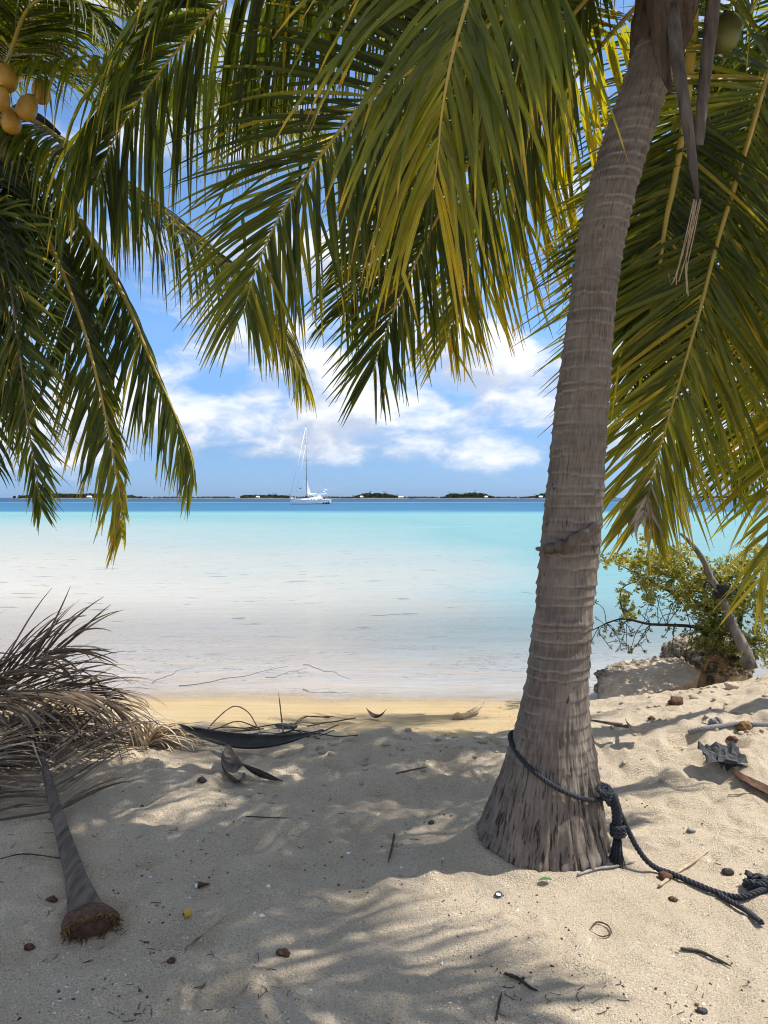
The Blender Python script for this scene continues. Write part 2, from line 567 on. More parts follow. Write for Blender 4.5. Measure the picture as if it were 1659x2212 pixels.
M_SPATHE = simple('dark_spathe', (0.010, 0.009, 0.008), (0.05, 0.042, 0.036), 18, 0.5, 0.5, 0.4, 0.003, (0.2, 1, 1))
M_COCO = simple('yellow_coconut', (0.27, 0.125, 0.010), (0.44, 0.24, 0.025), 9, 0.42, 0.45, 0.1, 0.003)  # colour darkened to stand for the shade these nuts hang in
M_COCOG = simple('green_coconut', (0.07, 0.08, 0.02), (0.14, 0.15, 0.04), 7, 0.5, 0.4, 0.1, 0.003)
M_SHELL = simple('white_shell', (0.62, 0.58, 0.52), (0.85, 0.82, 0.78), 60, 0.5, 0.4)
M_GRIT = simple('coral_grit', (0.45, 0.38, 0.30), (0.82, 0.77, 0.69), 2.5, 0.85, 0.2, 0.1, 0.001)
M_LITTER = simple('sand_litter', (0.025, 0.016, 0.011), (0.16, 0.10, 0.065), 3.0, 0.85, 0.2, 0.2, 0.002)
M_FRUIT = simple('yellow_fruit', (0.42, 0.24, 0.02), (0.58, 0.37, 0.05), 30, 0.5, 0.4)
M_CHAR = simple('charred_bark', (0.012, 0.012, 0.013), (0.085, 0.085, 0.09), 60, 0.8, 0.3, 0.9, 0.01)
M_PALEBARK = simple('pale_ash', (0.30, 0.30, 0.30), (0.60, 0.60, 0.58), 60, 0.9, 0.2, 0.6, 0.006)
M_GREEN = simple('green_leaf', (0.025, 0.10, 0.02), (0.05, 0.16, 0.035), 40, 0.5, 0.4)
M_BLACK = simple('black_plastic', (0.012, 0.012, 0.015), (0.022, 0.022, 0.026), 10, 0.4, 0.5, 0.0)


def m_rock(t):
    g = t.n('ShaderNodeNewGeometry')
    p = g.outputs['Position']
    n1 = t.noise(p, 5, 6, 0.65)
    n2 = t.noise(p, 26, 5, 0.7)
    c = t.mix(t.mapr(n1, 0.35, 0.65), (0.40, 0.315, 0.225), (0.60, 0.49, 0.36))
    c = t.mix(t.mapr(n2, 0.45, 0.7, 0, 0.6), c, (0.32, 0.25, 0.185))
    pit = t.n('ShaderNodeAttribute', attribute_name='pit').outputs['Fac']
    c = t.mix(t.math('MULTIPLY', pit, t.mapr(n2, 0.38, 0.56, 0.25, 1)), c, (0.085, 0.068, 0.052))
    return principled(t, c, 0.92, 0.15, t.bump(t.math('ADD', n2, t.math('MULTIPLY', n1, 0.6)), 0.8, 0.016))


M_ROCK = mat('coral_rock', m_rock)
M_SAND = mat('coral_sand', m_sand)


def m_water(t):
    g = t.n('ShaderNodeNewGeometry').outputs['Position']
    sp = t.n('ShaderNodeSeparateXYZ')
    t.t.links.new(g, sp.inputs[0])
    x, y, z = sp.outputs
    # the bed lies deeper towards the right: shift the depth zones with x
    wob = t.noise(t.mapping(g, scale=(0.02, 0.05, 1)), 1.0, 4, 0.6)
    patch = t.noise(t.mapping(g, scale=(0.05, 0.22, 1)), 1.0, 4, 0.6)
    chan = t.math('DIVIDE', t.math('ADD', x, t.math('MULTIPLY', t.math('SUBTRACT', t.noise(t.mapping(g, scale=(0.06, 0.06, 1), loc=(5, 2, 0)), 1.0, 3, 0.6), 0.5), 9.0)), t.math('ADD', t.math('MAXIMUM', y, 4.0), 1.0))
    side = t.math('ADD', t.mapr(chan, -0.42, 0.02, -0.24, 0.02), t.mapr(chan, 0.0, 0.30, 0.0, 0.58, True))
    ly = t.math('LOGARITHM', t.math('MAXIMUM', y, 3.0), 10.0)       # 0.85 at the shore, 2 at 100 m
    near = t.mapr(ly, 1.70, 2.02, 1, 0)
    zone = t.math('MINIMUM', t.math('ADD', ly, t.math('MULTIPLY', side, near)), t.math('MAXIMUM', ly, 1.86))
    zone = t.math('ADD', zone, t.math('MULTIPLY', t.math('SUBTRACT', wob, 0.5), 0.08))
    zone = t.math('ADD', zone, t.math('MULTIPLY', t.math('MULTIPLY', t.math('SUBTRACT', patch, 0.5), 0.16), near))
    c = t.ramp(t.mapr(zone, 0.8, 3.6, 0, 1),
               [(0.00, (0.50, 0.44, 0.36)), (0.07, (0.45, 0.42, 0.365)), (0.13, (0.37, 0.37, 0.33)), (0.19, (0.31, 0.35, 0.335)), (0.265, (0.235, 0.335, 0.335)), (0.36, (0.155, 0.305, 0.315)), (0.407, (0.165, 0.315, 0.33)),
                (0.425, (0.09, 0.25, 0.32)), (0.443, (0.035, 0.135, 0.24)), (0.590, (0.025, 0.105, 0.21)), (0.606, (0.08, 0.25, 0.32)), (0.618, (0.020, 0.060, 0.135)), (1.0, (0.016, 0.05, 0.115))])
    # darker weed patches out on the shallows
    weed = t.noise(t.mapping(g, scale=(0.12, 0.55, 1), loc=(3, 9, 0)), 1.0, 3, 0.55)
    wm = t.math('MULTIPLY', t.mapr(weed, 0.64, 0.72, 0, 0.35, True), t.mapr(ly, 1.05, 1.3, 0, 1))
    c = t.mix(wm, c, (0.28, 0.40, 0.46))
    spots = t.noise(t.mapping(g, scale=(1.3, 3.2, 1)), 1.0, 2, 0.5)
    sm = t.math('MULTIPLY', t.mapr(spots, 0.675, 0.70, 0, 0.65, True), t.mapr(ly, 1.3, 1.6, 1, 0))
    c = t.mix(sm, c, (0.13, 0.14, 0.16))
    cross = t.noise(t.mapping(g, scale=(0.8, 2.4, 1)), 2.2, 3, 0.6, 0.4)
    rip = t.noise(t.mapping(g, scale=(1.4, 4.5, 1)), 3.2, 3, 0.6, 0.2)
    swell = t.noise(t.mapping(g, scale=(0.08, 0.35, 1)), 1.0, 3, 0.6)
    wav = t.noise(t.mapping(g, scale=(0.55, 2.6, 1), rot=(0, 0, 0.12)), 1.0, 4, 0.62, 0.5)
    mid_ = t.noise(t.mapping(g, scale=(0.16, 0.75, 1), rot=(0, 0, -0.08)), 1.0, 4, 0.62, 0.4)
    h = t.math('ADD', t.math('MULTIPLY', rip, 0.35), t.math('ADD', t.math('MULTIPLY', cross, 0.6), t.math('MULTIPLY', swell, 3.0)))
    h = t.math('ADD', h, t.math('ADD', t.math('MULTIPLY', wav, 3.0), t.math('MULTIPLY', mid_, 6.0)))
    far = t.mapr(ly, 1.0, 2.2, 0.6, 1.0)
    bn = t.n('ShaderNodeBump', i_Distance=0.05)
    t.t.links.new(far, bn.inputs['Strength'])
    t.t.links.new(h, bn.inputs['Height'])
    alpha = t.mapr(ly, 0.85, 1.22, 0.08, 1.0, True)
    fr = t.n('ShaderNodeFresnel', i_IOR=1.33)
    t.t.links.new(bn.outputs[0], fr.inputs['Normal'])
    # waves hide part of the surface from a low viewer, so the sea never mirrors as strongly as a flat pane
    fac = t.math('MINIMUM', fr.outputs[0], t.mapr(ly, 0.9, 2.0, 0.34, 0.15))
    df = t.n('ShaderNodeBsdfDiffuse')
    t.t.links.new(c, df.inputs[0]); t.t.links.new(bn.outputs[0], df.inputs['Normal'])
    tp = t.n('ShaderNodeBsdfTransparent')
    m1 = t.n('ShaderNodeMixShader')
    t.t.links.new(alpha, m1.inputs[0]); t.t.links.new(tp.outputs[0], m1.inputs[1]); t.t.links.new(df.outputs[0], m1.inputs[2])
    gl = t.n('ShaderNodeBsdfGlossy')
    t.t.links.new(bn.outputs[0], gl.inputs['Normal']); t.t.links.new(t.mapr(ly, 1.0, 2.5, 0.05, 0.25), gl.inputs['Roughness'])
    m2 = t.n('ShaderNodeMixShader')
    t.t.links.new(fac, m2.inputs[0]); t.t.links.new(m1.outputs[0], m2.inputs[1]); t.t.links.new(gl.outputs[0], m2.inputs[2])
    return m2.outputs[0]


M_WATER = mat('lagoon_water', m_water)

# ================================================================== SETTING: beach, sea
def grid_axis(lo, f0, f1, hi, fine, coarse):
    a = list(np.arange(f0, f1, fine))
    stepv, v = fine, f0
    left = []
    while v > lo:
        stepv = min(stepv * 1.25, coarse); v -= stepv; left.append(v)
    stepv, v = fine, a[-1]
    right = []
    while v < hi:
        stepv = min(stepv * 1.12, coarse); v += stepv; right.append(v)
    return np.array(left[::-1] + a + right)


gx = grid_axis(-45, -2.3, 3.0, 45, 0.0125, 3.0)
gy = grid_axis(-18, 1.9, 6.3, 62, 0.0125, 2.0)
GX, GY = np.meshgrid(gx, gy)
GZ = height(GX, GY)
nv = len(gx)
V = np.stack([GX.ravel(), GY.ravel(), GZ.ravel()], 1)
ii, jj = np.meshgrid(np.arange(len(gy) - 1), np.arange(nv - 1), indexing='ij')
a = (ii * nv + jj).ravel()
beach = obj('beach', V, np.stack([a, a + 1, a + nv + 1, a + nv], 1), M_SAND)
tag(beach, 'pale coral sand beach sloping to a yellow strip at the water', 'beach', kind='structure')

sx = np.array([-7000, -1500, -300, -60, -20, 20, 60, 300, 1500, 7000.])
sy = np.array([5.2, 8, 12, 20, 40, 80, 160, 400, 1000, 3000, 9000.])
SX, SY = np.meshgrid(sx, sy)
V = np.stack([SX.ravel(), SY.ravel(), np.full(SX.size, WATER_Z)], 1)
ii, jj = np.meshgrid(np.arange(len(sy) - 1), np.arange(len(sx) - 1), indexing='ij')
a = (ii * len(sx) + jj).ravel()
sea = obj('sea', V, np.stack([a, a + 1, a + len(sx) + 1, a + len(sx)], 1), M_WATER)
tag(sea, 'calm turquoise lagoon shading to deep blue at the horizon', 'sea', kind='structure')

# ================================================================== ISLETS on the horizon
M_ISLE = simple('islet_ground', (0.06, 0.055, 0.045), (0.19, 0.17, 0.135), 0.05, 0.9)
M_WOOD = simple('islet_trees', (0.040, 0.060, 0.034), (0.10, 0.12, 0.06), 0.09, 0.9, 0.1, 0.3, 0.5)  # colour lightened a little to stand for distance haze
M_HOUSEW = simple('house_wall', (0.62, 0.60, 0.56), (0.75, 0.73, 0.70), 0.3, 0.8)
M_HOUSER = simple('house_roof', (0.50, 0.50, 0.50), (0.66, 0.65, 0.64), 0.3, 0.6)
WY = 1500.0
PXM = WY / FPX


def islet(x0, x1, h_px, seed, label, bumps):
    h_px *= 1.25
    r = np.random.default_rng(seed)
    xa, xb = (x0 - 829.5) * PXM, (x1 - 829.5) * PXM
    n = 60
    xs = np.linspace(xa, xb, n)
    dep = 45
    vs, fs = [], []
    prof = np.sin(np.linspace(0, np.pi, n)) ** 0.35
    for k, (yy, zz_) in enumerate([(-1, -0.4), (-0.75, 1.1), (0, 1.9), (0.75, 1.1), (1, -0.4)]):
        for i in range(n):
            vs.append((xs[i], WY + yy * dep * (0.35 + 0.65 * prof[i]), WATER_Z + zz_ * prof[i] + (0.3 * r.random() if zz_ > 0 else 0)))
    for k in range(4):
        for i in range(n - 1):
            fs.append((k * n + i, k * n + i + 1, (k + 1) * n + i + 1, (k + 1) * n + i))
    o = obj('islet', vs, fs, M_ISLE)
    tag(o, label, 'islet', 'low islets along the horizon', 'structure')
    # wood as clumps of leaf-like facets plus palm tops
    mb = MB()
    wid = xb - xa
    for _ in range(int(wid * 2.2)):
        u = r.random()
        x = xa + wid * (0.03 + 0.94 * u)
        env = np.interp(u, bumps[0], bumps[1])
        if r.random() > env * 1.4 + 0.12:
            continue
        hz = h_px * PXM * env * (0.45 + 0.6 * r.random())
        yv = WY + r.uniform(-26, 30)
        s = r.uniform(1.4, 3.4)
        m = 26
        q = unit(r.normal(size=(m, 3))) * s * (0.55 + 0.5 * r.random((m, 1)))
        q[:, 2] = np.abs(q[:, 2]) * 0.9
        base = np.array((x, yv, WATER_Z + 1.0 + max(hz - s, 0.2)))
        A = q + base
        tri = A[:, None, :] + r.normal(size=(m, 3, 3)) * 0.75
        mb.add(tri.reshape(-1, 3), [(3 * i, 3 * i + 1, 3 * i + 2) for i in range(m)])
        # skirt so that the mass reaches the ground
        mb.add(np.array([(x - s, yv, 0.2), (x + s, yv, 0.2), (x + s * .7, yv + 1, 1 + hz), (x - s * .7, yv - 1, 1 + hz)]), [(0, 1, 2, 3)])
    for _ in range(int(wid / 9)):                       # palm heads over the wood
        u = r.uniform(0.06, 0.94)
        env = np.interp(u, bumps[0], bumps[1])
        if env < 0.35:
            continue
        x, yv = xa + wid * u, WY + r.uniform(-20, 20)
        top = WATER_Z + 1 + h_px * PXM * env * r.uniform(0.95, 1.35)
        mb.add([(x - .25, yv, 1), (x + .25, yv, 1), (x + .15, yv, top), (x - .15, yv, top)], [(0, 1, 2, 3)])
        for k in range(9):
            an = k * 0.7 + r.random()
            e = np.array((math.cos(an), math.sin(an) * .8, 0))
            p0 = np.array((x, yv, top)); p1 = p0 + e * 1.6 + (0, 0, .7); p2 = p0 + e * 3.0 + (0, 0, -.6)
            sd = np.array((-e[1], e[0], 0)) * .35
            mb.add([p0, p1 + sd, p2, p1 - sd], [(0, 1, 2, 3)])
    wd = mb.build('islet_wood', M_WOOD, None, False)
    tag(wd, label.split(' islet')[0] + ' islet wood of palms and bushes', 'wood', None, 'stuff')
    return o


full = ([0, .08, .3, .6, .85, 1], [.05, .6, 1, .85, .5, .05])
islet(748, 893, 9.5, 1, 'wooded islet just beyond the stern of the yacht', ([0, .15, .3, .55, .7, .85, 1], [.05, .55, .95, .9, .6, .3, .05]))
islet(942, 1080, 10.5, 2, 'long palm topped islet with pale beach nearest the big trunk', ([0, .12, .2, .45, .6, .8, .95, 1], [.05, .3, .75, .7, 1, .6, .2, .05]))
islet(1112, 1330, 11, 3, 'tall wooded islet half hidden behind the big trunk', ([0, .15, .3, .5, .8, 1], [.05, .25, .8, .95, .6, .05]))
islet(515, 640, 8, 4, 'low wooded islet behind the bow of the yacht', ([0, .1, .35, .6, .9, 1], [.1, .7, .6, .8, .5, .3]))
islet(330, 512, 3.2, 5, 'thin flat sand spit islet with hardly any trees', ([0, .2, .5, .8, 1], [.1, .4, .2, .5, .1]))
islet(30, 330, 9, 6, 'broad wooded islet seen between the drooping left fronds', ([0, .2, .45, .6, .8, 1], [.4, .9, .8, .95, .7, .1]))
islet(1360, 1720, 5, 7, 'low dark islet seen through the right palm fronds', ([0, .2, .5, .8, 1], [.1, .5, .7, .8, .7]))


islet(636, 760, 2.0, 8, 'faint low spit islet right behind the yacht hull', ([0, .3, .7, 1], [.3, .5, .4, .1]))
islet(885, 948, 1.8, 9, 'faint bare spit islet in the gap right of the yacht', ([0, .5, 1], [.2, .5, .2]))
islet(1072, 1118, 1.8, 10, 'faint bare spit islet joining up to the trunk islet', ([0, .5, 1], [.2, .5, .2]))


def house(px, w_m, h_m, label):
    t = empty('house')
    x = (px - 829.5) * (WY - 48) / FPX
    y = WY - 48
    mb = MB(); mb.box((x, y, 0.9 + h_m / 2), (w_m, 6, h_m)); mb.build('wall', M_HOUSEW, t, False)
    z = 0.9 + h_m
    V = [(x - w_m / 2 - .5, y - 3.6, z), (x + w_m / 2 + .5, y - 3.6, z), (x + w_m / 2 + .5, y + 3.6, z), (x - w_m / 2 - .5, y + 3.6, z), (x - w_m / 2 + .8, y, z + 2), (x + w_m / 2 - .8, y, z + 2)]
    obj('roof', V, [(0, 1, 5, 4), (2, 3, 4, 5), (0, 4, 3), (1, 2, 5), (0, 3, 2, 1)], M_HOUSER, t, False)
    tag(t, label, 'house', 'tiny white houses on the islets')


house(781, 6, 2.4, 'tiny pale house amid trees on the islet right of the yacht')
house(866, 10, 1.8, 'tiny long white house at the tip of the islet right of the yacht')
house(1050, 6, 2.2, 'tiny pale house on the islet midway to the trunk')
house(1168, 7, 2.4, 'tiny white house close beside the big trunk at the horizon')
house(193, 8, 2.6, 'tiny white house on the islet between the left fronds')
house(557, 6, 2.0, 'tiny white house on the islet left of the yacht')

# ================================================================== SAILING YACHT
M_HULL = simple('white_hull', (0.74, 0.75, 0.76), (0.80, 0.80, 0.80), 0.5, 0.35, 0.5, 0.0)
M_NAVY = simple('navy_stripe', (0.012, 0.016, 0.045), (0.018, 0.022, 0.06), 0.5, 0.4, 0.5, 0.0)
M_DECK = simple('deck', (0.62, 0.58, 0.50), (0.72, 0.69, 0.62), 0.8, 0.6)
M_ALU = simple('mast_metal', (0.30, 0.27, 0.24), (0.42, 0.39, 0.35), 0.6, 0.45, 0.5, 0.0)
M_WIRE = simple('rigging', (0.42, 0.46, 0.52), (0.55, 0.60, 0.66), 0.5, 0.5, 0.4, 0.0)
M_SAIL = simple('sail_cloth', (0.76, 0.75, 0.72), (0.82, 0.81, 0.79), 0.6, 0.8)
M_GLASS = simple('dark_window', (0.02, 0.022, 0.025), (0.03, 0.03, 0.035), 0.5, 0.15, 0.6, 0.0)
yacht = empty('sailing_yacht')
BD = (H - WATER_Z) / ((1089 - 1075.0) / FPX)      # distance from the waterline pixel
yacht.location = ((669 - 829.5) / FPX * BD, BD, WATER_Z)
yacht.rotation_euler = (0, R(1.0), R(180 + 41))    # local +x = bow
LOA = 8.6 / math.cos(R(41)) / 2 * (BD / 200.0) * 1.10
st = np.linspace(-1, 1, 25)
beam = LOA * 0.285 * np.clip((1 - np.clip((st - 0.0), 0, 1) ** 2.1) * (1 - 0.34 * np.clip(-st, 0, 1) ** 2), 0.004, 1)
sheer = 1.15 + 0.42 * np.clip(st, 0, 1) ** 2 + 0.06 * st ** 2
HV, HF = [], []
levels = [(-0.5, .55, -.12), (0.0, .80, -.08), (0.16, .85, -.07), (0.24, .865, -.065), (.93, .985, -.012), (1.0, 1.0, 0.0)]
for (lv, bw, ov) in levels:
    for s, b, h in zip(st, beam, sheer):
        zt = lv * h
        xo = s * LOA * (1 + ov * (1.0 if s > 0 else 0.55))
        HV.append((xo, -b * bw, zt))
    for s, b, h in zip(st[::-1], beam[::-1], sheer[::-1]):
        zt = lv * h
        xo = s * LOA * (1 + ov * (1.0 if s > 0 else 0.55))
        HV.append((xo, b * bw, zt))
NR = 50


def hull_rows(rows):
    return [(k * NR + i, k * NR + (i + 1) % NR, (k + 1) * NR + (i + 1) % NR, (k + 1) * NR + i) for k in rows for i in range(NR)]


obj('hull', HV, hull_rows([2, 3]), M_HULL, yacht)
obj('boot_stripe', HV, hull_rows([0, 1]), M_NAVY, yacht)
obj('sheer_stripe', np.array(HV) * (1.002, 1.006, 1.0), hull_rows([4]), M_NAVY, yacht)
obj('deck', [HV[5 * NR + i] for i in range(NR)], [(i, i + 1, NR - 2 - i, NR - 1 - i) for i in range(NR // 2 - 1)], M_DECK, yacht, False)
rail = np.array(HV[5 * NR:6 * NR])
mb = MB(); mb.tube(np.vstack([rail, rail[:1]]) + (0, 0, .03), .06, 6); mb.build('bulwark', M_HULL, yacht)
# coach roof with windows, spray hood, cockpit
def loft(mb, x0, x1, w0, w1, z0, z1, in_=0.25):
    V = [(x0, -w0, z0), (x1, -w1, z0), (x1, w1, z0), (x0, w0, z0), (x0 + in_, -w0 + .15, z1), (x1 - in_ * 2.2, -w1 + .15, z1), (x1 - in_ * 2.2, w1 - .15, z1), (x0 + in_, w0 - .15, z1)]
    mb.add(V, [(0, 1, 5, 4), (1, 2, 6, 5), (2, 3, 7, 6), (3, 0, 4, 7), (4, 5, 6, 7)])


mb = MB(); loft(mb, -LOA * .25, LOA * .42, 1.15, .75, 1.14, 1.62); loft(mb, -LOA * .33, -LOA * .02, 1.1, 1.0, 1.5, 1.95); mb.build('coach_roof', M_HULL, yacht, False)
for k, xx in enumerate((-0.12, 0.02, 0.16)):
    for s in (-1, 1):
        mb = MB(); mb.box((LOA * xx, s * (1.075 - .1 * k), 1.38), (.55, .03, .16)); mb.build('window', M_GLASS, yacht, False)
mb = MB(); loft(mb, -LOA * .52, -LOA * .26, 1.15, 1.1, 1.55, 2.45, .3); mb.build('spray_hood', M_SAIL, yacht, False)
mb = MB(); mb.box((-LOA * .66, 0, 2.85), (LOA * .30, 2.2, .07), Matrix.Rotation(R(4), 3, 'Y'))
mb.build('bimini_top', M_SAIL, yacht, False)
for sx_ in (-.80, -.53):
    for s in (-1, 1):
        mb = MB(); mb.tube([(LOA * sx_, s * 1.15, 1.2), (LOA * sx_, s * 1.05, 2.84)], .035, 6); mb.build('bimini_post', M_ALU, yacht)
# mast and rigging
MH = (1089 - 921.5) / FPX * BD
mx_ = LOA * 0.14
mb = MB(); mb.tube([(mx_, 0, 1.2), (mx_ - .02, 0, MH * .5), (mx_ - .1, 0, MH)], [.14, .125, .09], 10); mast = mb.build('mast', M_ALU, yacht)
for k, (fz, ww) in enumerate(((.775, .85), (.565, 1.25), (.322, 1.45))):
    mb = MB(); mb.tube([(mx_ - .15, -ww, MH * fz), (mx_, 0, MH * fz + .06), (mx_ - .15, ww, MH * fz)], .035, 6); mb.build('spreader', M_ALU, mast)
mb = MB(); mb.box((mx_ - .2, 0, MH + .12), (.7, .05, .04)); mb.box((mx_ - .05, 0, MH + .25), (.04, .04, .4)); mb.build('masthead_vane', M_DARKWOOD, mast, False)
mb = MB(); mb.tube([(mx_ + .22, 0, MH * .835), (mx_ + .22, 0, MH * .86)], [.13, .13], 8); mb.build('radar_reflector', M_HULL, mast)
mb = MB(); mb.tube([(mx_ - .1, 0, 2.05), (mx_ - LOA * .62, 0, 2.72)], .10, 8); boom = mb.build('boom', M_ALU, yacht)
mb = MB(); mb.tube([(mx_ - .15, 0, 2.72), (mx_ - LOA * .1, 0, 2.80), (mx_ - LOA * .5, 0, 2.98)], [.26, .27, .12], 8); mb.build('furled_mainsail', M_SAIL, boom)
SV = [(mx_ - .15, 0, 2.85), (mx_ - 1.55, .06, 2.95), (mx_ - .62, .05, MH * .23), (mx_ - .16, 0, MH * .325), (mx_ - .15, -.05, 2.85), (mx_ - 1.55, -.02, 2.95), (mx_ - .62, -.01, MH * .23), (mx_ - .16, -.05, MH * .325)]
obj('sail_head', SV, [(0, 1, 2, 3), (7, 6, 5, 4), (0, 4, 5, 1), (1, 5, 6, 2), (2, 6, 7, 3)], M_SAIL, yacht, False)
bowz = sheer[-1] + .1
def wire(name, a, b, r, m=M_WIRE):
    mb = MB(); mb.tube([a, b], r, 5); mb.build(name, m, yacht)


wire('furled_genoa', (LOA * .985, 0, bowz), (mx_, 0, MH * .985), .075, M_SAIL)
wire('furled_staysail', (LOA * .72, 0, bowz - .15), (mx_, 0, MH * .77), .055, M_SAIL)
wire('backstay', (-LOA * .98, 0, 1.25), (mx_ - .1, 0, MH * .99), .016)
for s in (-1, 1):
    wire('shroud', (mx_ - .2, s * LOA * .27, 1.2), (mx_ - .15, s * 1.45, MH * .322), .016)
    wire('shroud', (mx_ - .15, s * 1.45, MH * .322), (mx_ - .15, s * 1.25, MH * .565), .016)
    wire('shroud', (mx_ - .15, s * 1.25, MH * .565), (mx_ - .15, s * .85, MH * .775), .016)
    wire('shroud', (mx_ - .15, s * .85, MH * .775), (mx_ - .05, 0, MH * .98), .016)
    for k in range(9):
        i = 2 + k * 2 + k // 3
        q = HV[5 * NR + (i if s < 0 else NR - 1 - i)]
        mb = MB(); mb.tube([q, (q[0], q[1] * .99, q[2] + .62)], .016, 5); mb.build('stanchion', M_ALU, yacht)
    idx = [2 + k * 2 + k // 3 for k in range(9)]
    for lz in (.33, .61):
        mb = MB(); mb.tube([np.array(HV[5 * NR + (i if s < 0 else NR - 1 - i)]) * (1, .99, 1) + (0, 0, lz) for i in idx], .01, 5); mb.build('guard_wire', M_WIRE, yacht)
mb = MB(); mb.tube([(LOA * .80, -.45, 1.55), (LOA * .82, -.45, 2.1), (LOA * 1.0, 0, 2.25), (LOA * .82, .45, 2.1), (LOA * .80, .45, 1.55)], .03, 6); mb.build('bow_rail', M_HULL, yacht)
mb = MB(); mb.box((LOA * .90, 0, 1.82), (.9, .5, .28)); mb.build('bow_locker', M_HULL, yacht, False)
# wind generator, radar arch, dinghy outboard, gear at the stern
mb = MB(); mb.tube([(-LOA * .93, -.7, 1.2), (-LOA * .93, -.7, 4.0)], .05, 6)
wg = mb.build('wind_generator_post', M_ALU, yacht)
mb = MB(); mb.tube([(-LOA * .98, -.7, 4.1), (-LOA * .86, -.7, 4.1)], [.07, .16], 8)
for k in range(3):
    an = k * 2.094 + .4
    mb.tube([(-LOA * .86, -.7, 4.1), (-LOA * .86, -.7 + .62 * math.cos(an), 4.1 + .62 * math.sin(an))], [.06, .025], 5)
mb.build('turbine', M_HULL, wg)
mb = MB(); mb.tube([(-LOA * .70, .3, 2.9), (-LOA * .70, .3, 3.5)], .04, 6); mb.build('aerial_post', M_ALU, yacht)
mb = MB(); mb.tube([(-LOA * .70, .3, 3.45), (-LOA * .70, .3, 3.6), (-LOA * .70, .3, 3.75)], [.30, .33, .12], 10); mb.build('radome', M_HULL, yacht)
for k, (xx, yy_, hh) in enumerate(((-.72, -1.35, .9), (-.80, -1.3, 1.0), (-.88, -1.15, .8))):
    mb = MB(); mb.tube([(LOA * xx, yy_, 1.2), (LOA * xx, yy_, 1.2 + hh)], [.18, .15], 8); mb.build('fender', M_HULL if k % 2 else M_NAVY, yacht)
# dark emblem and lettering smudges painted on the quarter
def quarter(x, z):
    i = np.interp(x, -1 + 2 * np.arange(25) / 24.0, np.arange(25))
    b = np.interp(x, st, beam)
    return (x * LOA, -b * (0.90 + .08 * z) - .02, z * 1.15)


for (xa, xb, za, zb) in ((-.50, -.54, .05, .42), (-.54, -.60, .34, .46), (-.57, -.59, .12, .34), (-.66, -.70, .10, .52), (-.70, -.76, .46, .56), (-.72, -.745, .10, .46), (-.70, -.76, .24, .31), (-.80, -.845, .0, .64), (-.845, -.90, .24, .34)):
    for s in (1, -1):
        q = np.array([quarter(xa, za), quarter(xb, za), quarter(xb, zb), quarter(xa, zb)]) * (1, s, 1)
        q2 = q + (0, .02 * s, 0)
        obj('hull_lettering', np.vstack([q, q2]), [(0, 1, 2, 3), (4, 7, 6, 5), (0, 4, 5, 1), (1, 5, 6, 2), (2, 6, 7, 3), (3, 7, 4, 0)], M_NAVY, yacht, False)
mb = MB(); mb.tube([(mx_ + .35, .2, 1.7), (mx_ + .35, .2, 2.2), (mx_ + .3, .2, 2.7)], [.3, .33, .12], 8); mb.build('mast_winch_cover', M_NAVY, yacht)
tag(yacht, 'white sailing yacht with one tall mast anchored on the lagoon', 'sailboat')

# ball hung in the yacht's rigging belongs to it; the buoys float alone
mb = MB(); mb.tube(catmull([(LOA * .46, 0, 4.35), (LOA * .46, 0, 4.55), (LOA * .46, 0, 4.75)], 7), [.02, .14, .2, .22, .2, .14, .02], 10); mb.build('anchor_ball', M_NAVY, yacht)
for (px, py, lab, mm, r_) in ((1193, 1084, 'small white buoy floating right of the yacht', M_HULL, .35), (774, 1087, 'small white buoy floating far left beyond the fronds', M_HULL, .3)):
    px = px if px > 800 else 402
    dd = (H - WATER_Z) / ((py - 1075.0) / FPX)
    c = np.array(((px - 829.5) / FPX * dd, dd, WATER_Z))
    b = empty('mooring_buoy')
    mb = MB(); mb.tube([c + (0, 0, z) for z in (-.1, .1, .3, .42, .5)], [r_ * .6, r_, r_, r_ * .7, .05], 10); mb.build('float', mm, b)
    mb = MB(); mb.tube([c + (0, 0, .48), c + (0, 0, .8)], .04, 6); mb.build('ring_post', M_ALU, b)
    tag(b, lab, 'buoy', 'buoys on the lagoon')

# ================================================================== PALMS
# ---- trunk of the big palm, outline read from the photograph at the distance of its foot
prof = [  # y, left, right (pixels)
    (1866, 1018, 1326), (1850, 1022, 1324), (1800, 1036, 1317), (1750, 1051, 1308), (1700, 1069, 1298), (1650, 1088, 1287), (1600, 1106, 1278), (1550, 1119, 1273), (1500, 1128, 1272),
    (1400, 1141, 1277), (1300, 1155, 1284), (1200, 1165, 1291), (1100, 1175, 1300), (1000, 1185, 1306), (900, 1196, 1312), (800, 1208, 1319), (700, 1222, 1325),
    (600, 1237, 1335), (500, 1251, 1350), (420, 1268, 1370), (340, 1292, 1396), (260, 1320, 1422), (180, 1347, 1446), (100, 1372, 1470), (20, 1398, 1494), (-60, 1425, 1518)]
spine, rads = [], []
for (y, l, r_) in prof:
    c = P((l + r_) / 2, y, PALM_Y)
    spine.append(c); rads.append((r_ - l) / 2 / FPX * PALM_Y * (0.975 if y > 1500 else 0.945))
spine = np.array(spine); rads = np.array(rads)
spine[:, 0] += 0.0
# the first ring must rest on the sand
z_off = spine[0, 2]
spine_z = spine[:, 2].copy()
TZ = np.concatenate([[-0.06], spine_z]); TX = np.concatenate([[spine[0, 0]], spine[:, 0]]); TRD = np.concatenate([[rads[0] * 1.0], rads])


def trunk_at(z):
    return np.interp(z, TZ, TX), PALM_Y, np.interp(z, TZ, TRD)


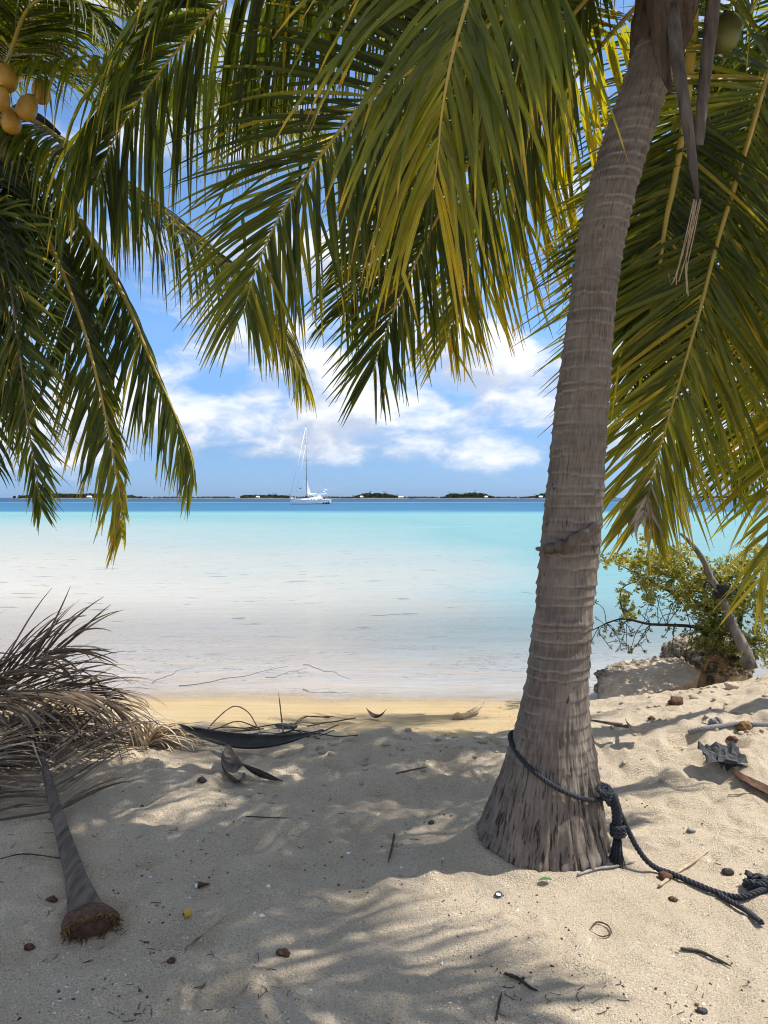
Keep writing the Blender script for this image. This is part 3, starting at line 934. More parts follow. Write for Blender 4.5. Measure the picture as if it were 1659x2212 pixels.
def build_trunk(parent, zs, cx, cy, rd, nang, seed, foot_h=0.55, ring_gap=0.052, name='trunk'):
    n = len(zs)
    ang = np.linspace(0, 2 * np.pi, nang, endpoint=False)
    A, Z = np.meshgrid(ang, zs)
    CX, RD = cx[:, None], rd[:, None]
    r = np.random.default_rng(seed)
    # ring scars: uneven spacing, tilt and wobble round the stem
    edges = []
    z = zs[0]
    while z < zs[-1]:
        z += ring_gap * r.uniform(0.55, 1.5); edges.append(z)
    edges = np.array(edges)
    tiltA = r.uniform(-.012, .012, len(edges)); tiltP = r.uniform(0, 6.28, len(edges))
    ringd = np.zeros_like(Z); ringl = np.zeros_like(Z); groove = np.zeros_like(Z)
    for e, ta, tp in zip(edges, tiltA, tiltP):
        dz = Z - (e + ta * np.sin(A + tp) + 0.010 * vnoise(A * 3.2, Z * 0 + e * 9, seed))
        strength = 0.35 + 1.0 * (vnoise(A * 1.6, Z * 0 + e * 5, seed + 3) + 0.5)
        amp = 0.0085 * strength
        ringd += amp * np.exp(-(np.clip(-dz, 0, 1) / 0.004) ** 2) * (dz <= 0) + amp * np.exp(-(np.clip(dz, 0, 1) / 0.022)) * (dz > 0)
        ringl += np.exp(-(dz / 0.005) ** 2) * np.clip(strength - .55, 0, 1)
        groove += np.exp(-((dz + 0.007) / 0.0045) ** 2) * np.clip(strength - .35, 0, 1)
    foot = 1 - sstep(Z - zs[0], 0.15, foot_h + 0.35)
    ringd *= (1 - 0.75 * foot); ringl *= (1 - 0.8 * foot)
    fibre = vnoise(A * nang / 6.283 / 2.9, Z * 7, seed + 7) * 0.022 * foot + vnoise(A * 20, Z * 30, seed + 8) * 0.0045
    lump = fbm(A * 1.3, Z * 2.2, seed + 9, 3) * 0.018
    # irregular swollen rim where the roots start
    rim = np.exp(-((Z - zs[0] - 0.09 - 0.03 * vnoise(A * 2.2, Z * 0, seed + 4)) / 0.028) ** 2) * 0.016 * (0.6 + vnoise(A * 14, Z * 0, seed + 5))
    RR = RD + ringd + fibre + lump * RD / 0.15 + rim
    V = np.stack([CX + RR * np.cos(A), cy[:, None] + RR * np.sin(A), Z], -1).reshape(-1, 3)
    ii, jj = np.meshgrid(np.arange(n - 1), np.arange(nang), indexing='ij')
    k = (jj + 1) % nang
    F = np.stack([ii * nang + jj, ii * nang + k, (ii + 1) * nang + k, (ii + 1) * nang + jj], -1).reshape(-1, 4)
    uv = np.stack([(np.abs(A - np.pi) * 0.16).ravel(), Z.ravel()], 1)
    return obj(name, V, F, M_TRUNK, parent, True, {'ring': np.clip(ringl, 0, 1).ravel(), 'foot': foot.ravel(), 'groove': np.clip(groove * (1 - .85 * foot), 0, 1).ravel()}, uv)


palm_big = empty('coconut_palm')
zs = np.concatenate([np.arange(-0.05, 1.2, 0.0075), np.arange(1.2, spine_z[-1], 0.0085)])
tcx, _, trd = trunk_at(zs)
build_trunk(palm_big, zs, np.convolve(np.pad(tcx, 12, 'edge'), np.ones(25) / 25, 'valid'), np.full(len(zs), PALM_Y), np.convolve(np.pad(trd, 6, 'edge'), np.ones(13) / 13, 'valid'), 270, 3)


# ---- frond builder
INDIV = {}


def frond(tree, pts, leaf_len=0.75, leaf_w=0.036, n_side=70, start=0.16, droop=1.6, nend=None, nstart=None, tint=(0.1, 0.45), seed=0, r0=0.016,
          stalk_tint=0.4, sides=(1, -1), spread=(68, 26), brown_tip=0.25, gap=0.06, split=False, mat_leaf=None, mat_stalk=None, stiff=0.0, lift=0.12,
          tiplen=0.34, name='frond', nst=9, side_len=(1, 1), yellow_end=0.0, stalk_flat=0.75, wander=0.10, bulge=1.3, ground=False):
    r = np.random.default_rng(seed + 100)
    if mat_leaf is None:
        leaf_w *= 0.68
        n_side = int(n_side * 1.28)
    path = catmull(pts, 60)
    T, N, B = frames(path)
    tt = np.linspace(0, 1, 60)
    if nstart is not None:
        N = np.tile(np.asarray(nstart, float), (60, 1))
    if nend is not None:
        e = np.asarray(nend, float)
        wgt = sstep(tt, 0.1, 0.55)[:, None]
        N = N * (1 - wgt) + e * wgt
    N = unit(N - T * (N * T).sum(1, keepdims=True))
    B = np.cross(T, N)
    L = np.linalg.norm(np.diff(path, axis=0), axis=1).sum()
    rad = r0 * (1 - tt) ** 0.9 + 0.0022
    rad = rad * (1 + bulge * np.exp(-tt / 0.035))
    lifts = lift if isinstance(lift, tuple) else (lift, lift)
    a = np.linspace(0, 2 * np.pi, 7, endpoint=False)
    SV = path[:, None, :] + rad[:, None, None] * (np.cos(a)[None, :, None] * B[:, None, :] + stalk_flat * np.sin(a)[None, :, None] * N[:, None, :])
    SF = [(i * 7 + j, i * 7 + (j + 1) % 7, (i + 1) * 7 + (j + 1) % 7, (i + 1) * 7 + j) for i in range(59) for j in range(7)]
    fo = obj(name, SV.reshape(-1, 3), SF, mat_stalk or M_RACHIS, tree, True, {'tint': np.repeat(stalk_tint + 0.12 * (tt - .5), 7)})
    # leaflets
    V_all, F_all, T_all, X_all = [], [], [], []
    cnt = 0
    kk = np.linspace(0, 1, nst)
    for sd in sides:
        s = start
        for i in range(n_side):
            s = start + (1 - start) * (i + r.uniform(-.7, .7)) / n_side
            if s < start or s > 1 or r.random() < gap:
                continue
            f = s * 59
            i0 = min(int(f), 58); w_ = f - i0
            p = path[i0] * (1 - w_) + path[i0 + 1] * w_
            t_ = T[i0] * (1 - w_) + T[i0 + 1] * w_
            n_ = N[i0] * (1 - w_) + N[i0 + 1] * w_
            b_ = np.cross(t_, n_)
            u = (s - start) / (1 - start)
            ln = leaf_len * (0.55 + 0.45 * min(1, u / 0.18)) * (1 - (1 - tiplen) * max(0, (u - 0.35) / 0.65) ** 1.5) * r.uniform(0.80, 1.10) * side_len[0 if sd > 0 else 1]
            an = R(spread[0] * (1 - u) + spread[1] * u + r.normal() * 6)
            dvec = math.cos(an) * t_ + math.sin(an) * sd * b_ + (lifts[0 if sd > 0 else 1] + r.normal() * 0.06) * n_
            dvec = dvec / np.linalg.norm(dvec)
            q = np.empty((nst, 3)); dirs = np.empty((nst, 3))
            q[0] = p + sd * b_ * rad[i0] * .8
            g = droop * r.uniform(0.75, 1.25) / (nst - 1)
            side_w = r.normal(size=3) * wander / (nst - 1)
            kink = r.integers(2, nst - 1) if r.random() < 0.07 else -1
            for k in range(nst):
                if k == kink:
                    dvec = unit(dvec * 0.35 + np.array((r.normal() * .25, r.normal() * .25, -0.9)))
                dirs[k] = dvec
                if k < nst - 1:
                    q[k + 1] = q[k] + dvec * ln / (nst - 1)
                dvec = dvec + np.array((0, 0, -1.0)) * g * (0.35 + 1.3 * k / nst) + side_w
                dvec = dvec / np.linalg.norm(dvec)
            if ground:
                q[:, 2] = np.maximum(q[:, 2], height(q[:, 0], q[:, 1]) + .006 + .03 * r.random())
            wv_ = np.cross(dirs, n_[None, :])
            wl = np.linalg.norm(wv_, axis=1, keepdims=True)
            wv_ = np.where(wl > 0.15, wv_ / np.maximum(wl, 1e-6), b_[None, :] * sd)
            wv_ = unit(wv_)
            nn = unit(np.cross(wv_, dirs))
            roll = (r.normal() * 0.25 + r.normal() * 0.55 * kk)[:, None]
            wv2 = np.cos(roll) * wv_ + np.sin(roll) * nn
            nn2 = np.cos(roll) * nn - np.sin(roll) * wv_
            wid = leaf_w * r.uniform(.85, 1.1) * (1 - 0.35 * u) * (0.35 + 0.65 * np.minimum(1, kk / 0.10)) * (1 - np.clip((kk - .30) / .70, 0, 1) ** 1.7) * 0.5 + 0.0012
            fold = 0.42
            e1 = q + (wv2 - nn2 * fold) * wid[:, None]
            e2 = q - (wv2 + nn2 * fold) * wid[:, None]
            base = 3 * nst * cnt if not split else 0
            V = np.stack([e1, q, e2], 1).reshape(-1, 3)
            F = []
            for k in range(nst - 1):
                o = base + 3 * k
                F += [(o, o + 1, o + 4, o + 3), (o + 1, o + 2, o + 5, o + 4)]
            tv = r.uniform(*tint) + 0.10 * (kk - .4) + yellow_end * u ** 3  # yellowing towards the frond end, on some fronds painted in for backlit glow
            if r.random() < brown_tip:
                tv = np.maximum(tv, np.interp(kk, [0.70, 0.86, 1.0], [0, 0.72, 0.97]))
            if r.random() < 0.035:
                tv = tv * 0 + r.uniform(.6, .8)
            ta = np.repeat(np.clip(tv, 0, 1), 3)
            xa = np.tile((-1.0, 0.0, 1.0), nst)
            if split:
                obj('leaflet', V, F, mat_leaf or M_LEAF, fo, True, {'tint': ta, 'across': xa})
            else:
                V_all.append(V); F_all += F; T_all.append(ta); X_all.append(xa)
            cnt += 1
    if not split and cnt:
        fl = obj('foliage', np.vstack(V_all), F_all, mat_leaf or M_LEAF, fo, True, {'tint': np.concatenate(T_all), 'across': np.concatenate(X_all)})
        fl['kind'] = 'stuff'
    return fo


FACE = (0, -1, 0.1)       # upper side of the frond turned to the camera
BACK = (0.28, 1, 0.38)       # underside turned to the camera
C_BIG = P(1482, -70, 3.42)


def pp(*l):
    return [P(*a) for a in l]


# big palm: fronds seen in the picture
frond(palm_big, [C_BIG] + pp((1360, -260, 3.0), (1170, -230, 2.6), (1045, -90, 2.35), (1005, 20, 2.28), (975, 130, 2.25), (955, 240, 2.25), (946, 330, 2.26), (936, 410, 2.28)), 0.92, 0.036, 62, 0.18, 1.5, BACK,
      None, (0.20, 0.42), 1, 0.018, 0.5, spread=(58, 20), brown_tip=0.7, split=True, tiplen=0.45, yellow_end=0.38, nst=10)
frond(palm_big, [C_BIG] + pp((1300, -120, 3.5), (1050, 60, 3.7), (815, 200, 3.8), (690, 340, 3.8), (600, 475, 3.75), (550, 590, 3.7), (528, 670, 3.65)), 0.98, 0.034, 110, 0.22, 0.75, BACK, None, (0.16, 0.46), 2, 0.017, 0.45,
      spread=(66, 24), brown_tip=0.3, tiplen=0.36, yellow_end=0.18, wander=.06)
frond(palm_big, [C_BIG] + pp((1330, -60, 3.9), (1160, 130, 4.2), (1005, 365, 4.3), (940, 480, 4.3), (885, 595, 4.3), (832, 720, 4.25), (805, 805, 4.2)), 0.86, 0.034, 92, 0.25, 0.45, BACK, None, (0.12, 0.44), 3, 0.016, 0.45,
      spread=(58, 18), brown_tip=0.3, split=True, tiplen=0.38, wander=.06)
frond(palm_big, [C_BIG] + pp((1350, 40, 4.3), (1180, 250, 4.7), (1070, 450, 4.8), (1015, 580, 4.8), (985, 670, 4.75), (965, 740, 4.7)), 0.98, 0.036, 86, 0.28, 0.25, (.55, .8, .5), None, (0.56, 0.74), 4, 0.015, 0.5,
      spread=(64, 22), brown_tip=0.35, tiplen=0.34)  # high yellow tint paints backlit glow into the leaf colour
# curtain frond running left over the top of the picture
frond(palm_big, [C_BIG] + pp((1300, -300, 3.2), (1050, -310, 3.3), (750, -200, 3.5), (520, -30, 3.6), (395, 95, 3.6), (300, 215, 3.6), (245, 305, 3.6), (205, 395, 3.6)), 1.0, 0.036, 140, 0.16, 3.8, None, None, (0.08, 0.42), 5, 0.018, 0.45,
      spread=(62, 30), brown_tip=0.3, tiplen=0.55, lift=0.0)
frond(palm_big, [C_BIG] + pp((1330, -280, 3.6), (1120, -260, 4.0), (880, -130, 4.3), (700, 0, 4.4), (590, 120, 4.4), (520, 240, 4.4)), 1.0, 0.036, 110, 0.16, 3.2, None, None, (0.12, 0.45), 8, 0.018, 0.45,
      spread=(62, 30), brown_tip=0.3, tiplen=0.5, lift=0.0)
# fronds behind the stem, right half
frond(palm_big, [C_BIG] + pp((1495, 40, 3.9), (1490, 140, 4.2), (1478, 260, 4.35), (1455, 400, 4.4), (1438, 480, 4.4), (1420, 620, 4.4), (1405, 760, 4.4)), 0.85, 0.026, 95, 0.45, 0.5, BACK, None, (0.05, 0.34), 6, 0.036, 0.5,
      spread=(64, 30), brown_tip=0.4, bulge=0.1)
frond(palm_big, [C_BIG] + pp((1360, -140, 3.8), (1200, 0, 4.2), (1040, 180, 4.5), (900, 380, 4.7), (800, 560, 4.7), (740, 680, 4.7)), 0.9, 0.034, 95, 0.25, 0.7, BACK, None, (0.10, 0.40), 9, 0.016, 0.42, spread=(64, 28))
# fronds out of the picture overhead, whose shade falls on the sand
def arc_frond(tree, c, az, el, L, drop, seed, **k):
    e = np.array((math.cos(R(az)), math.sin(R(az)), 0))
    pts = []
    for u in np.linspace(0, 1, 7):
        pts.append(np.asarray(c) + e * L * (u * math.cos(R(el)) * (1 - .12 * u)) + np.array((0, 0, 1)) * (L * u * math.sin(R(el)) - drop * u * u))
    return frond(tree, pts, seed=seed, **k)


for k, (az, el, L, drop) in enumerate(((60, 55, 1.9, 0.3), (60, 42, 1.7, 0.1), (45, 66, 2.4, 0.4), (-25, 55, 2.6, 0.6), (-40, 62, 2.5, 0.5), (28, 62, 2.5, 0.5), (0, 58, 2.5, 0.6), (-12, 72, 2.4, 0.4), (14, 48, 2.3, 0.5), (-95, 38, 2.9, 1.3), (-128, 42, 3.1, 1.4), (-160, 55, 2.8, 0.9), (-60, 35, 2.7, 1.4), (-20, 40, 2.6, 1.6), (25, 45, 2.6, 1.5), (170, 66, 2.7, 0.8), (-110, 70, 2.4, 0.6))):
    arc_frond(palm_big, C_BIG + np.array((0, 0, .05)), az, el, L, drop, 40 + k, leaf_len=0.9, leaf_w=0.048, n_side=76, droop=1.2, tint=(0.1, 0.42), r0=0.018, nst=7)

# crown: fibrous sheaths, broken stalks, nuts
def wrap_sheath(parent, seed):
    mb = MB()
    r = np.random.default_rng(seed)
    base = P(1412, 130, PALM_Y); top = P(1482, -150, PALM_Y)
    n, m = 22, 40
    V = []
    for i in range(n):
        t_ = i / (n - 1)
        c = base * (1 - t_) + top * t_
        for j in range(m):
            an = 2 * math.pi * j / m
            rr = 0.094 + 0.045 * math.sin(t_ * 2.2) + 0.03 * float(vnoise(np.array(an * 3), np.array(t_ * 5), seed)) + (0.02 if (j + i // 6) % 7 == 0 else 0)
            V.append(c + np.array((math.cos(an) * rr, math.sin(an) * rr, 0)))
    F = [(i * m + j, i * m + (j + 1) % m, (i + 1) * m + (j + 1) % m, (i + 1) * m + j) for i in range(n - 1) for j in range(m)]
    return obj('fibre_sheath', V, F, M_FIBRE, parent)


wrap_sheath(palm_big, 5)
for (pts, rr, m_) in ((((1452, 10, 3.2), (1462, 120, 3.12), (1478, 220, 3.08), (1492, 320, 3.06), (1503, 400, 3.05), (1508, 436, 3.05)), (.028, .029, .027, .025, .020, .006), M_DRYSTALK),
                      (((1545, -40, 3.4), (1532, 90, 3.35), (1520, 190, 3.32), (1512, 280, 3.3), (1508, 312, 3.3)), (.032, .032, .028, .025, .023), M_DRYSTALK),
                      (((1420, -40, 3.2), (1426, 60, 3.18), (1436, 150, 3.17), (1450, 200, 3.17)), (.05, .05, .035, .01), M_FIBRE)):
    path = catmull(pp(*pts), 24)
    rd_ = np.interp(np.linspace(0, 1, 24), np.linspace(0, 1, len(rr)), rr)
    mb = MB(); mb.tube(path, rd_, 12, sx=1.0, sy=.42, up=(0, -1, 0)); mb.build('broken_stalk', m_, palm_big)
# dry strings of fibre below the broken stalks
for k in range(7):
    x0 = 1505 + random.uniform(-8, 10)
    mb = MB(); mb.tube(catmull(pp((x0, 430, 3.05), (x0 - 10 - 3 * k, 500 + 6 * k, 3.05), (x0 - 18 - 6 * k, 560 + 9 * k, 3.05), (x0 - 14 - 8 * k, 640 - 8 * k, 3.06)), 12), .0022, 4); mb.build('fibre_string', M_TAN, palm_big)


def nut(name, parent, c, size, m_, tilt=0.2, seed=0):
    r = np.random.default_rng(seed)
    n, k = 14, 18
    V = []
    for i in range(n):
        th = math.pi * i / (n - 1)
        rr = abs(math.sin(th)) ** 0.85 * (1.0 - 0.12 * math.cos(th))
        for j in range(k):
            an = 2 * math.pi * j / k
            tri = 1 + 0.045 * math.cos(3 * an + seed)
            V.append((rr * math.cos(an) * tri * .80, rr * math.sin(an) * tri * .80, math.cos(th) * 1.08))
    V = np.array(V) * size / 2
    M = np.array(Matrix.Rotation(tilt, 3, 'Y') @ Matrix.Rotation(r.uniform(-.4, .4), 3, 'X'))
    V = V @ M.T + c
    F = [(i * k + j, i * k + (j + 1) % k, (i + 1) * k + (j + 1) % k, (i + 1) * k + j) for i in range(n - 1) for j in range(k)]
    o_ = obj(name, V, F, m_, parent)
    cv_ = np.array([(math.cos(j * .785) * (1 if j % 2 else .7), math.sin(j * .785) * (1 if j % 2 else .7), 0.0) for j in range(8)] + [(0, 0, .35)]) * size * .2 + (0, 0, size * .52)
    obj('calyx', cv_ @ M.T + c, [(j, (j + 1) % 8, 8) for j in range(8)] + [tuple(range(7, -1, -1))], M_HUSK, o_, False)
    return o_


nut('coconut', palm_big, P(1566, 70, 3.95), 0.18, M_COCOG, .1, 1)
tag(palm_big, 'tall leaning coconut palm whose stem crosses the whole view, black rope at foot', 'palm tree')

# ---- left palm, its stem out of view, nuts at the edge of the picture
palm_left = empty('coconut_palm')
C_L = P(-20, 215, 6.0)
lz = np.arange(-0.1, C_L[2] + .1, 0.02)
build_trunk(palm_left, lz, np.interp(lz, [0, C_L[2]], [-3.75, C_L[0] - .06]), np.interp(lz, [0, C_L[2]], [6.5, 6.05]), np.interp(lz, [0, .35, .8, C_L[2]], [.30, .2, .15, .105]), 64, 8)
frond(palm_left, [C_L] + pp((60, 155, 5.8), (125, 152, 5.6), (330, 162, 5.3), (500, 195, 5.2), (650, 260, 5.2), (770, 370, 5.2), (810, 450, 5.2)), 1.05, 0.036, 125, 0.17, 3.0, None, None, (0.28, 0.60), 11, 0.028, 0.5, spread=(64, 26), lift=0.0, nst=8)
frond(palm_left, [C_L] + pp((30, 270, 5.9), (75, 335, 5.8), (130, 410, 5.7), (205, 525, 5.6), (272, 650, 5.5), (320, 765, 5.5), (378, 895, 5.5), (412, 985, 5.5), (420, 1045, 5.5)), 0.95, 0.038, 120, 0.14, 1.3, (0.35, -0.75, 0.45), (0.35, -0.6, 0.6), (0.02, 0.30), 12, 0.026, 0.5,
      spread=(62, 22), lift=(-.1, -1.5), yellow_end=0.25, nst=8, tiplen=.30, split=True, side_len=(1, .6))
frond(palm_left, [C_L] + pp((80, 265, 5.6), (170, 330, 5.4), (285, 405, 5.3), (425, 515, 5.2), (525, 610, 5.15), (610, 715, 5.1), (650, 805, 5.1)), 0.95, 0.036, 122, 0.16, 2.6, None, None, (0.16, 0.50), 13, 0.024, 0.5, spread=(60, 22), lift=-0.1, yellow_end=0.2, nst=8, tiplen=.34)
frond(palm_left, [C_L] + pp((40, 380, 5.5), (110, 530, 5.3), (170, 680, 5.2), (205, 800, 5.1), (228, 900, 5.1), (247, 1000, 5.1), (262, 1100, 5.1), (262, 1160, 5.1)), 0.80, 0.038, 115, 0.2, 1.0, (0.3, -0.8, 0.4), None, (0.02, 0.32), 14, 0.022, 0.6, spread=(56, 18), lift=(0, -.9), yellow_end=0.55, nst=8, tiplen=.32, side_len=(1, .6))
frond(palm_left, [C_L] + pp((-10, 420, 5.3), (20, 600, 5.1), (45, 780, 5.0), (58, 900, 5.0), (78, 1020, 5.0), (90, 1100, 5.0)), 0.64, 0.036, 110, 0.2, 0.35, BACK, None, (0.20, 0.50), 15, 0.02, 0.85, spread=(62, 26), nst=8, tiplen=.30)
frond(palm_left, [C_L] + pp((-40, 300, 5.6), (-60, 480, 5.3), (-40, 640, 5.2), (10, 800, 5.2), (40, 880, 5.2)), 0.95, 0.036, 100, 0.15, 1.6, (-0.3, -0.9, 0.2), None, (0.0, 0.28), 16, 0.022, 0.45, spread=(62, 28), nst=8)
frond(palm_left, [C_L] + pp((-60, 200, 6.0), (-140, 330, 5.6), (-120, 560, 5.4), (-70, 800, 5.3), (-40, 980, 5.3)), 1.0, 0.036, 90, 0.2, 1.4, (0.2, -0.9, 0.2), None, (0.0, 0.28), 18, 0.02, 0.5, spread=(64, 30), nst=7)
frond(palm_left, [C_L] + pp((80, 60, 6.2), (190, -60, 6.3), (330, -130, 6.3), (470, -110, 6.3), (560, -20, 6.3)), 1.05, 0.036, 95, 0.2, 2.2, None, None, (0.25, 0.60), 19, 0.022, 0.45, spread=(60, 28), nst=7)
frond(palm_left, [C_L] + pp((20, 60, 5.6), (60, -80, 5.3), (130, -120, 5.0), (210, -80, 4.9), (270, 0, 4.9)), 0.9, 0.030, 80, 0.2, 3.2, None, None, (0.2, 0.62), 20, 0.022, 0.6, spread=(60, 28), nst=7, brown_tip=.8)
frond(palm_left, [C_L] + pp((60, 60, 5.5), (150, -50, 5.2), (300, -70, 5.1), (430, 10, 5.0), (510, 120, 5.0)), 0.95, 0.036, 100, 0.2, 2.6, None, None, (0.20, 0.55), 22, 0.022, 0.45, spread=(62, 28), nst=7)
frond(palm_left, [C_L] + pp((20, 120, 5.4), (60, 20, 5.0), (130, -10, 4.8), (210, 40, 4.7), (260, 130, 4.7)), 0.75, 0.030, 80, 0.2, 2.6, None, None, (0.10, 0.45), 23, 0.020, 0.45, spread=(62, 28), nst=7)
for k, (az, el, L, drop) in enumerate(((-100, 40, 2.8, 1.4), (-150, 45, 3.0, 1.5), (170, 40, 3.0, 1.8), (120, 50, 3.0, 1.5))):
    arc_frond(palm_left, C_L, az, el, L, drop, 60 + k, leaf_len=0.9, leaf_w=0.036, n_side=50, droop=1.4, tint=(0.1, 0.42), r0=0.02, nst=7)
for k, (x, y, dp, sz) in enumerate(((12, 168, 4.95, .165), (2, 213, 4.85, .14), (60, 232, 4.98, .16), (24, 262, 5.0, .155), (88, 198, 5.3, .15), (-24, 256, 5.0, .16))):
    nut('coconut', palm_left, P(x, y, dp), sz, M_COCO, .25 * (k % 3 - 1), k)
# dry stalks, spathes and flower strings by the nuts
for (pts, rr, m_) in ((((-5, 270, 5.6), (18, 370, 5.5), (45, 430, 5.45), (60, 480, 5.45)), (.05, .055, .04, .01), M_DRYSTALK),
                      (((30, 235, 5.9), (90, 262, 5.7), (130, 290, 5.6)), (.04, .045, .01), M_DARKWOOD),
                      (((20, 330, 5.8), (42, 345, 5.75), (60, 375, 5.75)), (.06, .07, .03), M_FRAY),
                      (((-20, 265, 5.8), (30, 290, 5.75), (75, 330, 5.7)), (.07, .08, .05), M_FIBRE)):
    path = catmull(pp(*pts), 18)
    mb = MB(); mb.tube(path, np.interp(np.linspace(0, 1, 18), np.linspace(0, 1, len(rr)), rr), 10, sx=1, sy=.45, up=(0, -1, 0)); mb.build('dry_stalk', m_, palm_left)
mb = MB()
for k in range(110):
    x0, y0 = random.uniform(-10, 150), random.uniform(10, 60)
    dx = random.uniform(-25, 25)
    mb.tube(catmull(pp((x0, y0, 5.7), (x0 + dx * .6, y0 + 50, 5.65), (x0 + dx * 1.3, y0 + random.uniform(70, 140), 5.65)), 7), .0035, 4)
fs = mb.build('flower_strings', M_TAN, palm_left)
fs['kind'] = 'stuff'
tag(palm_left, 'coconut palm at the left edge with cluster of yellow nuts and drooping fronds', 'palm tree')

# ---- right palm behind, stem out of view
palm_right = empty('coconut_palm')
C_R = P(1830, -140, 5.0)
rz = np.arange(0.1, C_R[2] + .1, 0.02)
build_trunk(palm_right, rz, np.interp(rz, [0, C_R[2]], [3.9, C_R[0]]), np.interp(rz, [0, C_R[2]], [5.3, 5.0]), np.interp(rz, [0, .35, .8, C_R[2]], [.30, .2, .15, .105]), 64, 18)
frond(palm_right, [C_R] + pp((1740, -60, 4.8), (1680, 80, 4.6), (1652, 180, 4.5), (1600, 360, 4.4), (1548, 530, 4.35), (1512, 670, 4.3), (1475, 800, 4.3), (1432, 945, 4.25), (1402, 1055, 4.2), (1390, 1115, 4.2)), 1.30, 0.044, 140, 0.20, 0.30, BACK, None, (0.28, 0.58), 31, 0.024, 0.55,
      spread=(64, 26), split=True, gap=0.02, tiplen=.26, yellow_end=.22, wander=.06, lift=.06)
frond(palm_right, pp((1408, 1035, 4.19), (1396, 1085, 4.19), (1388, 1125, 4.19)), 0.30, 0.022, 12, 0.1, 3.0, BACK, None, (0.6, 0.95), 131, 0.003, 0.9, spread=(50, 20), brown_tip=0, mat_leaf=M_DEAD, name='dry_tip', nst=8, wander=.8)
frond(palm_right, [C_R] + pp((1850, 150, 4.6), (1830, 500, 4.4), (1770, 760, 4.3), (1715, 930, 4.25), (1680, 1020, 4.2), (1660, 1080, 4.2)), 0.95, 0.044, 90, 0.25, 0.35, BACK, None, (0.48, 0.70), 32, 0.022, 0.5, spread=(58, 26), brown_tip=.5, gap=.03, tiplen=.45)
frond(palm_right, [C_R] + pp((1900, 300, 4.2), (1880, 700, 3.9), (1800, 900, 3.8), (1730, 1050, 3.75), (1680, 1150, 3.75), (1650, 1220, 3.75), (1636, 1268, 3.75)), 0.55, 0.044, 60, 0.3, 0.5, (-.2, .9, .2), None, (0.5, 0.74), 33, 0.02, 0.5, spread=(50, 24), brown_tip=.6, tiplen=.55)
frond(palm_right, [C_R] + pp((1720, -160, 5.2), (1600, -20, 5.4), (1500, 160, 5.5), (1420, 380, 5.5), (1370, 560, 5.5), (1340, 720, 5.5)), 1.0, 0.034, 110, 0.2, 0.6, BACK, None, (0.06, 0.36), 34, 0.02, 0.45, spread=(66, 30))
frond(palm_right, [C_R] + pp((1760, 50, 5.4), (1700, 250, 5.6), (1640, 450, 5.7), (1570, 650, 5.7), (1500, 820, 5.7), (1450, 930, 5.7)), 1.25, 0.036, 110, 0.2, 0.5, BACK, None, (0.08, 0.40), 35, 0.02, 0.45, spread=(66, 28))
frond(palm_right, [C_R] + pp((1780, 200, 5.2), (1740, 430, 5.1), (1690, 650, 5.1), (1640, 850, 5.1), (1600, 960, 5.1), (1575, 1030, 5.1)), 1.0, 0.038, 110, 0.2, 0.4, BACK, None, (0.16, 0.48), 36, 0.02, 0.45, spread=(64, 28))
frond(palm_right, [C_R] + pp((1750, -60, 5.9), (1640, 150, 6.4), (1540, 380, 6.6), (1460, 600, 6.6), (1400, 760, 6.6)), 1.0, 0.034, 100, 0.2, 0.8, BACK, None, (0.15, 0.54), 38, 0.02, 0.45, spread=(66, 30))
frond(palm_right, [C_R] + pp((1700, -80, 5.1), (1600, 60, 5.0), (1510, 250, 5.0), (1440, 480, 5.0), (1390, 680, 5.0), (1360, 860, 5.0)), 0.9, 0.034, 100, 0.2, 0.5, BACK, None, (0.08, 0.40), 39, 0.02, 0.45, spread=(62, 28))
for k, (az, el, L, drop) in enumerate(((-80, 45, 2.6, 1.4), (-30, 45, 2.8, 1.5), (30, 45, 2.8, 1.6), (90, 55, 2.8, 1.2))):
    arc_frond(palm_right, C_R, az, el, L, drop, 80 + k, leaf_len=0.9, leaf_w=0.036, n_side=50, droop=1.4, tint=(0.1, 0.42), r0=0.02, nst=7)
tag(palm_right, 'coconut palm at the right edge with broad yellow-green fronds hanging behind the stem', 'palm tree')

# ================================================================== ROPE on the big palm
def strand_rope(path, R_, mb, pitch=0.05, strands=3, nseg=6):
    path = np.asarray(path)
    L = np.linalg.norm(np.diff(path, axis=0), axis=1).sum()
    n = int(max(24, L / pitch * 9))
    p = catmull(path, n)
    T, N, B = frames(p, (0.2, 0.1, 1))
    s = np.linspace(0, L, n)
    for k in range(strands):
        a = 2 * np.pi * (s / pitch + k / strands)
        q = p + (np.cos(a)[:, None] * N + np.sin(a)[:, None] * B) * R_ * 0.52
        mb.tube(q, R_ * 0.56, nseg)


rope = empty('mooring_rope')
loop = []
for k in range(33):
    th = 2 * math.pi * k / 32 + R(-38)
    # heights read from the picture: high on the left and at the back, low at the knot on the right
    z = np.interp((math.degrees(th) + 360 + 38) % 360, [0, 50, 95, 140, 180, 230, 290, 340, 360], [0.300, 0.36, 0.40, 0.44, 0.475, 0.49, 0.435, 0.335, 0.300]) if False else None
    loop.append(th)
pts = []
for th in loop:
    c, s = math.cos(th), math.sin(th)
    # left (c=-1): pixel row 1605, front (s=-1): 1672, right (c=1): 1690
    z0 = 0.375 - 0.105 * c + 0.035 * s
    cx_, cy_, rr_ = trunk_at(z0)
    pts.append((cx_ + (rr_ + .014) * c, cy_ + (rr_ + .014) * s, z0))
mb = MB(); strand_rope(pts, .0105, mb); mb.build('loop', M_ROPE, rope)
K0 = np.array(pts[0])
kc = P(1313, 1712, K0[1] - 0.02)
mb = MB()
